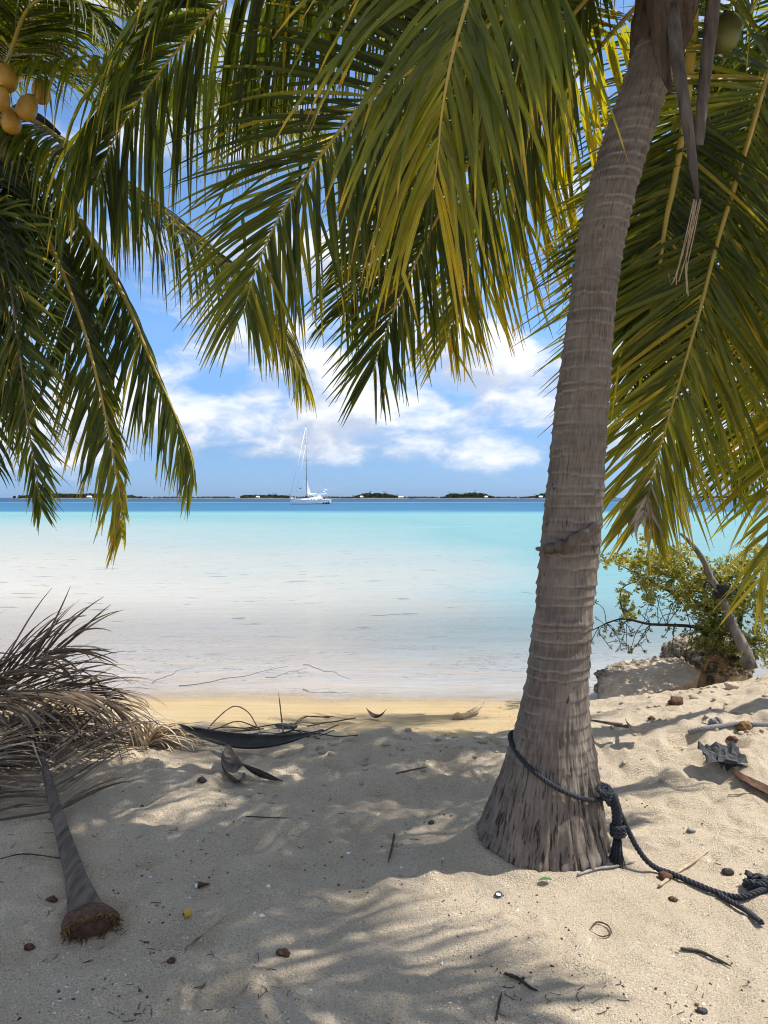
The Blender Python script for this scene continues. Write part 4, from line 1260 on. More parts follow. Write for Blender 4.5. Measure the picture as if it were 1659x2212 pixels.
for k in range(4):
    q = []
    for t_ in np.linspace(0, 2 * math.pi, 15):
        a = 0.6 * k
        q.append(kc + np.array((0.022 * math.cos(t_) + .011 * k - .015, 0.022 * math.sin(t_ + a), 0.020 * math.sin(t_) * (1 if k % 2 else .6) - .014 * k + .012)))
    strand_rope(q, .0105, mb)
mb.build('knot', M_ROPE, rope)
hang = [kc + np.array(v) for v in ((0.02, -.01, -.01), (.034, -.02, -.055), (.040, -.02, -.11), (.036, -.02, -.165))]
mb = MB(); strand_rope(hang, .017, mb, .06); strand_rope([h_ + np.array((-.012, .008, 0)) for h_ in hang], .014, mb, .05)
for k in range(3):
    strand_rope([kc + np.array((.038 + .026 * math.cos(t_), -.02 + .024 * math.sin(t_), -.135 - .016 * k)) for t_ in np.linspace(0, 2 * math.pi, 11)], .010, mb)
mb.build('hanging_end', M_ROPE, rope)
mb = MB()
for k in range(90):
    a, rr_ = random.uniform(0, 6.28), random.uniform(0, .018)
    p0 = kc + np.array((.036 + rr_ * math.cos(a), -.02 + rr_ * math.sin(a), -.19))
    e = np.array((math.cos(a) * random.uniform(.005, .03) - .008, math.sin(a) * .02, 0))
    ln = random.uniform(.10, .165)
    mb.tube([p0, p0 + e * .5 + (0, 0, -ln * .5), p0 + e + np.array((random.uniform(-.012, .012), 0, -ln))], [.0032, .0026, .0016], 4)
mb.build('frayed_tassel', M_ROPE, rope)
run_px = [(1338, 1740, -.0), (1360, 1790, .0), (1385, 1832, 0), (1412, 1868, 0), (1450, 1892, 0)]
line = [kc + np.array((.030, -.02, -.045)), ]
g1 = hit(1448, 1893)
line += [kc * (1 - u) + g1 * u + np.array((.02 * (1 - u), 0, -.09 * math.sin(u * math.pi) + .012 * u)) for u in (.2, .4, .6, .8)]
for (x, y) in ((1450, 1894), (1500, 1918), (1555, 1938), (1600, 1948), (1640, 1932), (1668, 1922)):
    line.append(hit(x, y) + np.array((0, 0, .014)))
mb = MB(); strand_rope(line, .0115, mb); mb.build('line', M_ROPE, rope)
mb = MB(); strand_rope([hit(x, y) + np.array((0, 0, .016)) for x, y in ((1552, 1940), (1580, 1958), (1608, 1975), (1630, 1990), (1646, 2005))], .0105, mb); mb.build('loose_tail', M_ROPE, rope)
mb = MB()
for k in range(5):
    c = hit(1632 + 9 * (k % 3), 1926 - 8 * (k // 3)) + np.array((0, 0, .02))
    strand_rope([c + np.array((.04 * math.cos(t_ + k), .035 * math.sin(t_ + k), .018 * math.sin(2 * t_ + k) + .008)) for t_ in np.linspace(0, 5.5, 11)], .0105, mb)
mb.build('tangle', M_ROPE, rope)
tag(rope, 'black twisted rope knotted round the foot of the big palm', 'rope')

grope = empty('old_rope')
mb = MB(); strand_rope([hit(x, y) + np.array((0, 0, .012)) for x, y in ((1488, 1586), (1515, 1580), (1540, 1576), (1560, 1573), (1590, 1568), (1625, 1569), (1675, 1574))], .0135, mb, .06); mb.build('line', M_GREYROPE, grope)
c = hit(1545, 1572) + np.array((0, 0, .02))
mb = MB(); strand_rope([c + np.array((.03 * math.cos(t_), .02 * math.sin(t_), .022 * math.sin(t_ * 2))) for t_ in np.linspace(0, 7, 12)], .014, mb); mb.build('knot', M_GREYROPE, grope)
tag(grope, 'old grey rope half buried on the sunny sand bank', 'rope')

# bark strip clasping the stem
bs = []
for t_ in np.linspace(0, 1, 22):
    x, y = 1168 + t_ * 126, 1190 - 62 * t_ + 14 * math.sin(t_ * 3.1) * (1 if t_ < .5 else .6)
    z = P(x, y, PALM_Y - .1)[2]
    cx_, cy_, rr_ = trunk_at(z)
    th = math.acos(np.clip((P(x, y, PALM_Y - .08)[0] - cx_) / (rr_ + .005), -1, 1))
    bs.append((cx_ + (rr_ + .012) * math.cos(th), cy_ - (rr_ + .012) * math.sin(th), z))
hw = np.interp(np.linspace(0, 1, 22), [0, .12, .35, .6, .9, 1], [.004, .022, .040, .030, .022, .006])
hw = 1.3 * hw * (1 + .18 * np.sin(np.arange(22) * 1.9))
mb = MB(); mb.tube(bs, hw, 12, sx=.6, sy=1.0)
o = mb.build('bark_strip', M_DRYSTALK)
tag(o, 'curled dry strip of sheath wrapped slantwise round the big stem', 'bark strip')

# ================================================================== ROCKS and SHRUB on the right
def icosphere(sub):
    import bmesh
    bm = bmesh.new(); bmesh.ops.create_icosphere(bm, subdivisions=sub, radius=1)
    V = np.array([v.co[:] for v in bm.verts]); F = [tuple(v.index for v in f.verts) for f in bm.faces]
    bm.free()
    return V, F


def noise3(Vv, s, seed):
    return (vnoise(Vv[:, 0] * s + 3.1, Vv[:, 1] * s + Vv[:, 2] * s * .7, seed) + vnoise(Vv[:, 1] * s - 5.2, Vv[:, 2] * s + Vv[:, 0] * s * .6, seed + 1) + vnoise(Vv[:, 2] * s + 9.4, Vv[:, 0] * s - Vv[:, 1] * s * .5, seed + 2)) / 1.5


def rock(name, c, size, seed, planes, rough, label, cat='rock', sub=5, rotz=0, topz=0.25):
    V, F = icosphere(sub)
    for (n, dd) in planes:
        n = unit(np.array(n, float))
        k = V @ n
        V = V - np.outer(np.maximum(k - dd, 0), n) * 0.93
    raw = V.copy()
    pit = np.clip((raw[:, 2] - topz) * 3 + noise3(raw, 5, seed + 40) * 1.6, 0, 1)
    d1 = noise3(raw, 2.2, seed) * .10 + noise3(raw, 6, seed + 9) * .05 + noise3(raw, 14, seed + 17) * rough * (0.25 + pit) + noise3(raw, 30, seed + 27) * rough * .5 * (0.2 + pit)
    V = V + unit(raw) * d1[:, None]
    V = V * np.asarray(size)
    M = np.array(Matrix.Rotation(rotz, 3, 'Z'))
    V = V @ M.T + np.asarray(c)
    o = obj(name, V, F, M_ROCK, None, True, {'pit': pit})
    tag(o, label, cat)
    return o


def slab(name, pts, seed, label, ridge):
    import bmesh
    bm = bmesh.new()
    for p in pts:
        bm.verts.new(p)
    bmesh.ops.convex_hull(bm, input=list(bm.verts))
    for v in [v for v in bm.verts if not v.link_faces]:
        bm.verts.remove(v)
    bmesh.ops.triangulate(bm, faces=bm.faces[:])
    for _ in range(5):
        long_ = [e for e in bm.edges if e.calc_length() > .035]
        if not long_:
            break
        bmesh.ops.subdivide_edges(bm, edges=long_, cuts=1)
        bmesh.ops.triangulate(bm, faces=bm.faces[:])
    bm.normal_update()
    V = np.array([v.co[:] for v in bm.verts]); N_ = np.array([v.normal[:] for v in bm.verts]); F = [tuple(v.index for v in f.verts) for f in bm.faces]
    bm.verts.index_update()
    F = [tuple(v.index for v in f.verts) for f in bm.faces]
    bm.free()
    rd = np.asarray(ridge)
    dist = np.min([np.linalg.norm(V - (a_ + (b_ - a_) * u), axis=1) for a_, b_ in zip(rd[:-1], rd[1:]) for u in np.linspace(0, 1, 8)], axis=0)
    pit = np.clip(1.25 - dist / .13 + noise3(V, 9, seed + 40) * 1.0, 0, 1)
    dsp = noise3(V, 3, seed) * .035 + noise3(V, 9, seed + 5) * .022 + noise3(V, 24, seed + 9) * (.008 + .045 * pit) + noise3(V, 55, seed + 11) * (.004 + .02 * pit)
    o = obj(name, V + N_ * dsp[:, None], F, M_ROCK, None, True, {'pit': pit})
    tag(o, label, 'rock')


A_, B_, C_, D_, E_ = P(1289, 1451, 6.95), P(1318, 1437, 7.12), P(1389, 1427, 7.2), P(1478, 1422, 7.2), P(1500, 1472, 6.6)
F_, G_, H_ = P(1365, 1512, 6.5), P(1309, 1526, 6.62), P(1286, 1484, 6.85)
slab('boulder', [A_, B_, C_, D_, E_, F_, G_, H_, P(1330, 1440, 7.6), P(1470, 1428, 7.7), P(1520, 1440, 7.3), E_ + (0, .2, -.35), F_ + (0, .1, -.3), G_ + (.02, .1, -.25), P(1300, 1490, 7.6), P(1500, 1490, 7.7)], 3,
     'pale tan coral boulder with a broad slanting face by the water', [H_, A_, B_, C_, D_])
rock('boulder', (P(1528, 1440, 7.4)[0], 7.45, -0.05), (.42, .40, .30), 8, [((0, 0, 1), .75)], .12, 'dark pitted coral rock under the shrub, behind the tan boulder', topz=-.4)

shrub = empty('shore_shrub')
SD = 6.9
M_BRANCH = simple('shrub_bark', (0.085, 0.073, 0.062), (0.27, 0.24, 0.205), 14, 0.9, 0.2, 0.9, 0.02, (1, 1, 0.35))


def branch(pts, rr, m_=None, name='branch'):
    p = catmull([P(*q) for q in pts], 20)
    mb = MB(); mb.tube(p, np.interp(np.linspace(0, 1, 20), np.linspace(0, 1, len(rr)), rr), 9)
    mb.build(name, m_ or M_BRANCH, shrub)
    return p


tr = branch([(1622, 1446, SD - .4), (1608, 1405, SD - .35), (1578, 1340, SD - .3), (1552, 1275, SD - .3), (1533, 1245, SD - .3), (1522, 1215, SD - .3), (1498, 1180, SD - .3), (1470, 1152, SD - .3)], (.060, .052, .044, .037, .031, .027, .022, .012), name='trunk')
b1 = branch([(1548, 1415, SD), (1540, 1368, SD), (1500, 1354, SD), (1440, 1350, SD), (1400, 1348, SD), (1352, 1337, SD), (1322, 1342, SD), (1278, 1362, SD)], (.03, .022, .016, .014, .012, .010, .007, .004), M_DARKWOOD)
b2 = branch([(1560, 1420, SD + .1), (1545, 1330, SD + .1), (1480, 1290, SD + .1), (1430, 1270, SD + .1), (1390, 1245, SD + .1), (1340, 1222, SD + .1)], (.03, .025, .018, .014, .010, .004), M_DARKWOOD)
b3 = branch([(1555, 1420, SD + .2), (1530, 1300, SD + .2), (1480, 1210, SD + .2), (1440, 1180, SD + .2), (1400, 1150, SD + .2), (1360, 1085, SD + .2)], (.03, .022, .016, .012, .008, .004), M_DARKWOOD)
b4 = branch([(1590, 1420, SD + .2), (1600, 1330, SD + .2), (1620, 1260, SD + .2), (1660, 1190, SD + .2), (1690, 1140, SD + .2)], (.03, .025, .016, .012, .006), M_DARKWOOD)
b5 = branch([(1600, 1440, SD + .1), (1590, 1370, SD + .1), (1570, 1310, SD + .1), (1560, 1260, SD + .1)], (.05, .04, .03, .01), M_DARKWOOD)
b6 = branch([(1565, 1445, SD - .25), (1550, 1420, SD - .2), (1530, 1425, SD - .25), (1520, 1450, SD - .3)], (.03, .025, .018, .01), M_FRAY, 'root')
b7 = branch([(1352, 1337, SD), (1340, 1300, SD), (1345, 1270, SD), (1375, 1255, SD)], (.009, .007, .006, .004), M_DARKWOOD)
LV, LF, LT, LX = [], [], [], []


def rosette(c, size, r, n=7, tint=(0.2, 0.9)):
    ax = unit(r.normal(size=3) + np.array((0, -.3, .9)))
    u = unit(np.cross(ax, (0.3, .5, .7))); v = np.cross(ax, u)
    for k in range(n):
        an = 2 * math.pi * k / n + r.uniform(-.3, .3)
        dv = unit((u * math.cos(an) + v * math.sin(an)) * 0.9 + ax * r.uniform(.2, .9))
        sd = unit(np.cross(dv, ax))
        l, w_ = size * r.uniform(.7, 1.15), size * r.uniform(.16, .24)
        b = sum(len(a_) for a_ in LV)
        cup = ax * size * .10
        LV.append(np.array([c, c + dv * l * .55 + sd * w_ * .8 + cup, c + dv * l * .92 + sd * w_ * .9 + cup * .6, c + dv * l, c + dv * l * .92 - sd * w_ * .9 + cup * .6, c + dv * l * .55 - sd * w_ * .8 + cup, c + dv * l * .6 - cup * .3]))
        LF.extend([(b, b + 1, b + 6), (b + 1, b + 2, b + 6), (b + 2, b + 3, b + 6), (b + 3, b + 4, b + 6), (b + 4, b + 5, b + 6), (b + 5, b, b + 6)])
        LT.append(np.full(7, r.uniform(*tint))); LX.append(np.array((0, 1, 1, 0, -1, -1, .3)))


rr = np.random.default_rng(77)
blobs = [  # px, py, rx, ry, count, tint
    (1345, 1210, 45, 12, 40, (.3, 1)), (1400, 1218, 50, 20, 66, (.3, 1)), (1440, 1200, 50, 22, 60, (.3, 1)), (1455, 1236, 60, 30, 110, (.2, .9)), (1395, 1258, 40, 16, 40, (.2, .9)), (1500, 1280, 45, 40, 120, (.1, .8)),
    (1390, 1168, 12, 14, 8, (.4, 1)), (1368, 1100, 16, 30, 26, (.4, 1)), (1395, 1130, 10, 12, 8, (.4, 1)), (1348, 1292, 12, 26, 18, (.2, .8)), (1550, 1250, 40, 26, 60, (.2, .9)), (1600, 1225, 48, 22, 70, (.4, 1)), (1575, 1300, 55, 50, 120, (.1, .7)),
    (1545, 1340, 40, 46, 120, (.0, .55)), (1530, 1385, 36, 24, 70, (.0, .5)), (1640, 1205, 26, 26, 34, (.4, 1)), (1640, 1300, 36, 60, 80, (.1, .7)), (1590, 1390, 50, 40, 80, (0, .45)), (1650, 1390, 40, 40, 70, (.0, .6)), (1470, 1290, 20, 20, 26, (.2, .8)), (1362, 1330, 18, 14, 10, (.3, .9)), (1405, 1290, 12, 16, 12, (.2, .7))]
for (x, y, rx, ry, n, tn) in blobs:
    for _ in range(int(n * 1.5)):
        dx, dy = rr.normal() * .55, rr.normal() * .55
        rosette(P(x + dx * rx, y + dy * ry, SD + rr.normal() * .16), .042, rr, 7, tn)
# sparse twigs hanging from the low branch
tw = MB()
for k in range(34):
    i = rr.integers(4, 19)
    p0 = b1[i]
    up_ = 1 if rr.random() < .35 else -1
    e = np.array((rr.uniform(-.18, .18), rr.uniform(-.1, .1), up_ * rr.uniform(.05, .28)))
    pth = catmull([p0, p0 + e * .5 + np.array((rr.uniform(-.05, .05), 0, .03)), p0 + e], 7)
    tw.tube(pth, [.0035] * 4 + [.003] * 3, 4)
    rosette(pth[-1], .034, rr, 6, (.0, .6))
    for _ in range(2):
        q = pth[rr.integers(2, 6)]
        e2 = q + np.array((rr.uniform(-.09, .09), 0, rr.uniform(-.09, .05)))
        tw.tube([q, (q + e2) / 2 + (0, 0, .01), e2], .0025, 4)
        rosette(e2, .032, rr, 6, (.0, .7))
to = tw.build('twigs', M_DARKWOOD, shrub); to['kind'] = 'stuff'
fo = obj('foliage', np.vstack(LV), LF, M_SHRUB, shrub, True, {'tint': np.concatenate(LT), 'across': np.concatenate(LX)})
fo['kind'] = 'stuff'
tag(shrub, 'grey branched shore shrub with small olive leaf rosettes over the rocks', 'shrub')

srope = empty('wrapped_rope')
mb = MB()
for k in range(9):
    q = tr[10 + k // 3] * 1.0
    c = P(1558 + 2 * (k % 3), 1262 + k * 3.2, SD - .3)
    strand_rope([c + np.array((.052 * math.cos(t_), .052 * math.sin(t_), .012 * math.sin(t_ + k))) for t_ in np.linspace(0, 2 * math.pi, 13)], .012, mb)
mb.build('coil', M_ROPE, srope)
mb = MB()
strand_rope([P(1575, 1262, SD - .36), P(1598, 1262, SD - .38), P(1605, 1276, SD - .38), P(1590, 1284, SD - .36), P(1568, 1280, SD - .36)], .010, mb)
strand_rope([P(1540, 1268, SD - .36), P(1527, 1256, SD - .38), P(1520, 1272, SD - .38)], .010, mb)
mb.build('loose_end', M_ROPE, srope)
tag(srope, 'black rope wound round the grey trunk of the shrub', 'rope')

# ================================================================== DEAD FRONDS on the left
dead1 = empty('fallen_frond')
g0, g1 = hit(188, 2004), hit(100, 1706)
st_path = catmull([g0 + (0, 0, .05), g0 * .75 + g1 * .25 + (0, 0, .05), g0 * .45 + g1 * .55 + (0, 0, .055), g0 * .15 + g1 * .85 + (0, 0, .07), g1 + (0, 0, .09)], 30)
mb = MB(); mb.tube(st_path, np.interp(np.linspace(0, 1, 30), [0, .06, .2, .45, 1], [.064, .056, .042, .033, .021]), 14, sx=1.0, sy=.62); mb.build('stalk', M_STALK, dead1)
# torn flared base
V = []
nb = 26
for k, (off, sc_) in enumerate(((0.00, 1.0), (-.05, 1.25), (-.09, 1.45), (-.115, 1.2), (-.10, .3))):
    dirv = unit(st_path[0] - st_path[3])
    side = unit(np.cross(dirv, (0, 0, 1))); upv = np.cross(side, dirv)
    for j in range(nb):
        an = 2 * math.pi * j / nb
        rr_ = .062 * sc_ * (1 + .18 * float(vnoise(np.array(j * .9), np.array(k * 1.7), 5)))
        V.append(st_path[0] - dirv * off * 1.0 + side * math.cos(an) * rr_ * 1.15 + upv * math.sin(an) * rr_ * .45 + (0, 0, .006))
F = [(i * nb + j, i * nb + (j + 1) % nb, (i + 1) * nb + (j + 1) % nb, (i + 1) * nb + j) for i in range(4) for j in range(nb)] + [tuple(4 * nb + j for j in range(nb))]
obj('flared_base', V, F, M_HUSK, dead1)
mb = MB()
for k in range(150):
    j = random.randrange(nb)
    p0 = np.array(V[3 * nb + j]) * random.uniform(.98, 1.0) + np.array(V[2 * nb + (j + 3) % nb]) * 0.0
    p0 = np.array(V[3 * nb + j]) * .6 + np.array(V[2 * nb + j]) * .4
    e = unit(st_path[0] - st_path[4]) * random.uniform(.006, .024) + np.array((random.uniform(-.02, .02), random.uniform(-.02, .02), random.uniform(-.012, .006)))
    mb.tube([p0, p0 + e * .6, p0 + e], [.004, .003, .001], 4)
fr = mb.build('torn_fibres', M_FRAY, dead1); fr['kind'] = 'stuff'
ra = [st_path[19], st_path[24], st_path[-1], hit(82, 1650) + (0, 0, .12), hit(60, 1605) + (0, 0, .16), hit(20, 1565) + (0, 0, .2), hit(-60, 1530) + (0, 0, .25)]
frond(dead1, ra, 0.95, 0.018, 100, 0.0, 0.6, (0.1, -.55, .8), (0.1, -.5, .85), (0.12, 0.66), 201, 0.019, 0.9, spread=(78, 40), brown_tip=0, split=True, mat_leaf=M_DEAD, mat_stalk=M_DRYSTALK, name='rachis', lift=.26, wander=.28, tiplen=.7, gap=.05, bulge=0, side_len=(.66, .9), ground=True)
tag(dead1, 'fallen dead palm frond with grey stalk and torn brown base', 'palm frond')

dead2 = empty('dry_frond')
frond(dead2, ground=True, pts=[hit(-160, 1640) + (0, 0, .10), hit(-20, 1622) + (0, 0, .12), hit(120, 1606) + (0, 0, .12), hit(240, 1596) + (0, 0, .10), hit(330, 1590) + (0, 0, .07), hit(385, 1588) + (0, 0, .05)], leaf_len=0.85, leaf_w=0.018, n_side=110, start=0.02, droop=1.1, tint=(0.25, 0.95), seed=202, r0=0.014, stalk_tint=0.9, spread=(24, 12), brown_tip=0, split=True, mat_leaf=M_DEAD, mat_stalk=M_DRYSTALK, name='rachis', lift=.05, wander=.28, tiplen=.6)
tag(dead2, 'bleached dry palm frond lying flat along the sand, tip by the dark spathe', 'palm frond')
dead3 = empty('dry_frond')
frond(dead3, [hit(-210, 1640) + (0, 0, .1), hit(-140, 1600) + (0, 0, .32), P(-60, 1500, 4.6), P(20, 1455, 4.6), P(105, 1410, 4.6), P(150, 1395, 4.6)], 0.66, 0.018, 56, 0.1, 0.8, (-.2, -.8, .5), None, (0.0, 0.42), 203, 0.014, 0.95, spread=(40, 20), brown_tip=0, mat_leaf=M_DEAD, mat_stalk=M_DRYSTALK, name='rachis', lift=.2, wander=.28, tiplen=.6, split=True)
tag(dead3, 'dark dry palm frond propped up against the water at left edge', 'palm frond')
dead4 = empty('dry_frond')
frond(dead4, [hit(-220, 1680) + (0, 0, .15), P(-120, 1545, 4.55), P(0, 1500, 4.6), P(110, 1490, 4.65), P(200, 1500, 4.7), P(255, 1530, 4.8)], 0.72, 0.018, 70, 0.1, 1.3, None, None, (0.05, 0.5), 204, 0.013, 0.95, spread=(38, 18), brown_tip=0, mat_leaf=M_DEAD, mat_stalk=M_DRYSTALK, name='rachis', lift=.1, wander=.28, tiplen=.6)
tag(dead4, 'brown dry palm frond arching sideways with drooping tips over the yellow sand', 'palm frond')
dead5 = empty('dry_frond')
frond(dead5, ground=True, pts=[hit(-200, 1800) + (0, 0, .12), hit(-60, 1700) + (0, 0, .2), hit(10, 1650) + (0, 0, .22), hit(90, 1620) + (0, 0, .2), hit(170, 1602) + (0, 0, .15)], leaf_len=0.6, leaf_w=0.017, n_side=110, start=0.05, droop=1.2, tint=(0.15, 0.75), seed=205, r0=0.013, stalk_tint=0.95, spread=(42, 18), brown_tip=0, mat_leaf=M_DEAD, mat_stalk=M_DRYSTALK, name='rachis', lift=.12, wander=.28, tiplen=.6)
tag(dead5, 'tangled brown dry palm frond in the middle of the left heap', 'palm frond')
# grey curled bunch
bunch = empty('dry_leaf_bunch')
c0 = hit(322, 1612) + (0, -.06, 0)
r9 = np.random.default_rng(9)
for k in range(80):
    an = r9.uniform(-.9, 2.3)
    e = np.array((math.cos(an), math.sin(an) * .5, 0))
    ln = r9.uniform(.16, .46)
    hgt = r9.uniform(.04, .17)
    p = catmull([c0 + (0, 0, .02), c0 + e * ln * .4 + (0, 0, hgt), c0 + e * ln * .8 + (0, 0, hgt * .9), c0 + e * ln + np.array((r9.uniform(-.04, .04), r9.uniform(-.04, .04), hgt * .4))], 9)
    mb = MB(); mb.tube(p, np.interp(np.linspace(0, 1, 9), [0, .3, 1], [.006, .010, .003]), 5, sx=1, sy=.3)
    o = mb.build('leaflet', M_DEAD, bunch)
    at = o.data.attributes.new('tint', 'FLOAT', 'POINT'); at.data.foreach_set('value', [float(r9.uniform(.5, 1))] * len(o.data.vertices))
tag(bunch, 'grey curled bunch of dry leaflets at the end of the left heap', 'dry leaves')

# ================================================================== SPATHES, WOOD, HUSKS
def canoe(name, a, b, width, depth_, m_, label, cat, lift=.03, bow=.10, rollv=0.0, shallow=1.0, parent=None):
    a, b = np.asarray(a, float), np.asarray(b, float)
    L = b - a; n = 26
    t_ = unit(L); s = unit(np.cross(t_, (0, 0, 1))); u = np.cross(s, t_)
    s, u = s * math.cos(rollv) + u * math.sin(rollv), u * math.cos(rollv) - s * math.sin(rollv)
    V = []
    for th in (0.0, .006):
        for i in range(n):
            q = i / (n - 1)
            wv_ = width * (math.sin(math.pi * min(1, q * 1.04)) ** .75 if q < .96 else .12)
            c = a + L * q + np.array((0, 0, lift + bow * (abs(2 * q - 1) ** 2)))
            for j in range(9):
                an = math.pi * (j / 8.0) * 1.0
                V.append(c + s * math.cos(an) * (wv_ - th) + u * (-math.sin(an) * (depth_ * wv_ / width - th) * shallow))
    F = []
    m = n * 9
    for k in (0, 1):
        for i in range(n - 1):
            for j in range(8):
                f = (k * m + i * 9 + j, k * m + i * 9 + j + 1, k * m + (i + 1) * 9 + j + 1, k * m + (i + 1) * 9 + j)
                F.append(f if k else f[::-1])
    for i in range(n - 1):
        for j in (0, 8):
            F.append((i * 9 + j, (i + 1) * 9 + j, m + (i + 1) * 9 + j, m + i * 9 + j))
    o = obj(name, V, F, m_, parent)
    if label:
        tag(o, label, cat)
    return o


canoe('palm_spathe', hit(383, 1608) + (0, 0, .03), hit(697, 1626) + (0, 0, .035), .056, .05, M_SPATHE, 'long black canoe shaped palm spathe curved on the sand', 'spathe', .015, .085, R(-28))
canoe('broken_spathe', hit(492, 1646) + (0, 0, .06), hit(517, 1708) + (0, 0, .0), .065, .05, M_DRYSTALK, 'short grey trough shaped spathe piece standing in the shaded sand', 'spathe', .02, .03, R(20))
canoe('spathe_sliver', hit(520, 1665) + (0, 0, .03), hit(610, 1696) + (0, 0, .0), .022, .03, M_DARKWOOD, 'narrow dark husk sliver beside the grey trough shaped piece', 'spathe', .015, .0, R(10))
sp = empty('stalk_piece')
pa, pb = hit(1276, 1586) + (0, 0, .03), hit(1392, 1607) + (0, 0, .02)
canoe('blade', pa * .35 + pb * .65 + (0, 0, .05), pb + (0, 0, .02), .045, .02, M_GREYWOOD, None, None, .02, .03, R(30), parent=sp)
mb = MB(); mb.tube([pa + (0, 0, .05), pa * .4 + pb * .6 + (0, 0, .06)], [.005, .012], 6)
mb.tube([P(1326, 1568, 4.75), pa * .3 + pb * .7 + (0, 0, .06)], [.004, .012], 6); mb.build('prong', M_DRYSTALK, sp)
tag(sp, 'forked grey piece of palm stalk on sunny sand right of stem', 'driftwood')


def stick(name, pts, r_, m_, label, cat='stick', raise_=.008, world_=None):
    p = [hit(*q[:2]) + np.array((0, 0, raise_ + (q[2] if len(q) > 2 else 0))) for q in pts]
    if len(p) > 2:
        p = catmull(p, 5 * len(p))
    n = len(p)
    mb = MB(); mb.tube(p, r_ * np.interp(np.linspace(0, 1, n), [0, .15, .8, 1], [.7, 1, .8, .3]) * (1 + .15 * np.sin(np.arange(n) * 2.3)), 6)
    o = mb.build(name, m_)
    tag(o, label, cat)
    return o


stick('stick', [(1090, 1892), (1150, 1882), (1200, 1872), (1260, 1868), (1350, 1866)], .007, M_GREYWOOD, 'thin grey twig leaning along the foot of the big palm') if False else None
stick('twig', [(1248, 1896), (1290, 1882), (1330, 1876), (1372, 1866)], .006, M_GREYWOOD, 'crooked grey twig at the foot of the big palm under the tassel', 'twig')
stick('dry_leaflet', [(1424, 1921), (1470, 1885), (1498, 1868), (1533, 1843)], .008, M_TAN, 'tan dry leaflet crossing under the black rope', 'leaflet', .012)
stick('stick', [(370, 2076), (420, 2036), (470, 1996), (520, 1964)], .004, M_TAN, 'long thin straw coloured stick in front of the yellow fruit', 'stick', .006)
stick('twig', [(1470, 2058), (1510, 2064), (1545, 2078), (1580, 2094)], .006, M_DARKWOOD, 'dark crooked twig near the bottom right corner', 'twig')
stick('twig', [(1090, 2108), (1120, 2122), (1145, 2140), (1162, 2148)], .006, M_DARKWOOD, 'dark forked twig on shaded sand below the bottle cap', 'twig')
stick('twig', [(852, 1806), (846, 1840), (838, 1868)], .006, M_HUSK, 'upright looking brown twig left of the big palm foot', 'twig')
stick('twig', [(1072, 2212), (1078, 2180), (1084, 2150)], .004, M_DARKWOOD, 'thin dark twig at the bottom edge of the sand', 'twig')
stick('twig', [(855, 1676), (890, 1668), (925, 1660)], .004, M_DARKWOOD, 'thin dark twig on the shaded crest behind the palm', 'twig')
stick('twig', [(530, 1768), (580, 1770), (630, 1774)], .003, M_DARKWOOD, 'hair thin twig lying in the middle of the shaded sand', 'twig')
stick('twig', [(0, 1860), (50, 1852), (120, 1858), (150, 1862)], .003, M_DARKWOOD, 'thin curved twig at the left edge beside the grey stalk', 'twig')
stick('curled_twig', [(1276, 2012), (1290, 2000), (1312, 2006), (1320, 2024), (1300, 2028), (1278, 2018)], .003, M_HUSK, 'small brown twig curled into a ring on the sunny sand', 'twig')
stick('stick', [(1572, 1722), (1600, 1718), (1659, 1712)], .004, M_TAN, 'pale straight stick under the split bark at right edge', 'stick')
stick('arched_twig', [(430, 1600), (470, 1572, .06), (505, 1556, .10), (535, 1566, .09), (560, 1590, .03), (575, 1606)], .005, M_DARKWOOD, 'dark vine twig arched over the sand behind the spathe', 'twig')
stick('standing_twig', [(612, 1588), (607, 1572, .10), (602, 1560, .22)], .006, M_DARKWOOD, 'short twig standing upright on the beach beyond the spathe', 'twig')
stick('stick', [(560, 1602), (600, 1590), (640, 1592), (690, 1600)], .010, M_DARKWOOD, 'dark stick lying among seaweed beyond the black spathe', 'stick')

tang = empty('vine_tangle')
rv = np.random.default_rng(31)
for k in range(14):
    x, y = rv.uniform(420, 690), rv.uniform(1570, 1596)
    pts_ = [hit(x, y) + (0, 0, .01)]
    for q_ in range(3):
        x += rv.uniform(15, 50); y += rv.uniform(-9, 9)
        pts_.append(hit(x, min(y, 1600)) + (0, 0, rv.uniform(.005, .05)))
    mb = MB(); mb.tube(catmull(pts_, 12), rv.uniform(.002, .005), 5); mb.build('vine', M_DARKWOOD, tang)
tag(tang, 'tangle of thin dark vines along the sand behind the spathe', 'vine')
mb = MB()
g = [hit(1590, 1694) + (0, 0, .04), hit(1625, 1712) + (0, 0, .03), hit(1690, 1740) + (0, 0, .02)]
for k in range(5):
    mb.tube([q + np.array((0, .02 * k, .006 * k)) for q in g], [.006, .016 - .002 * k, .02], 6, sx=1, sy=.4)
o = mb.build('split_bark', M_HUSK); tag(o, 'dark split bark lying at the right edge of sunny sand', 'bark')


def lump(name, px, py, size, seed, m_, label, cat, flat=.6, parent=None, raise_=0.0):
    V, F = icosphere(3)
    d_ = noise3(V, 1.6, seed) * .5 + noise3(V, 4, seed + 3) * .25
    V = V * (1 + d_[:, None]) * np.array((1, .8, flat)) * size
    c = hit(px, py) + np.array((0, 0, size * flat * .45 + raise_))
    o = obj(name, V + c, F, m_, parent)
    if label:
        tag(o, label, cat)
    return o


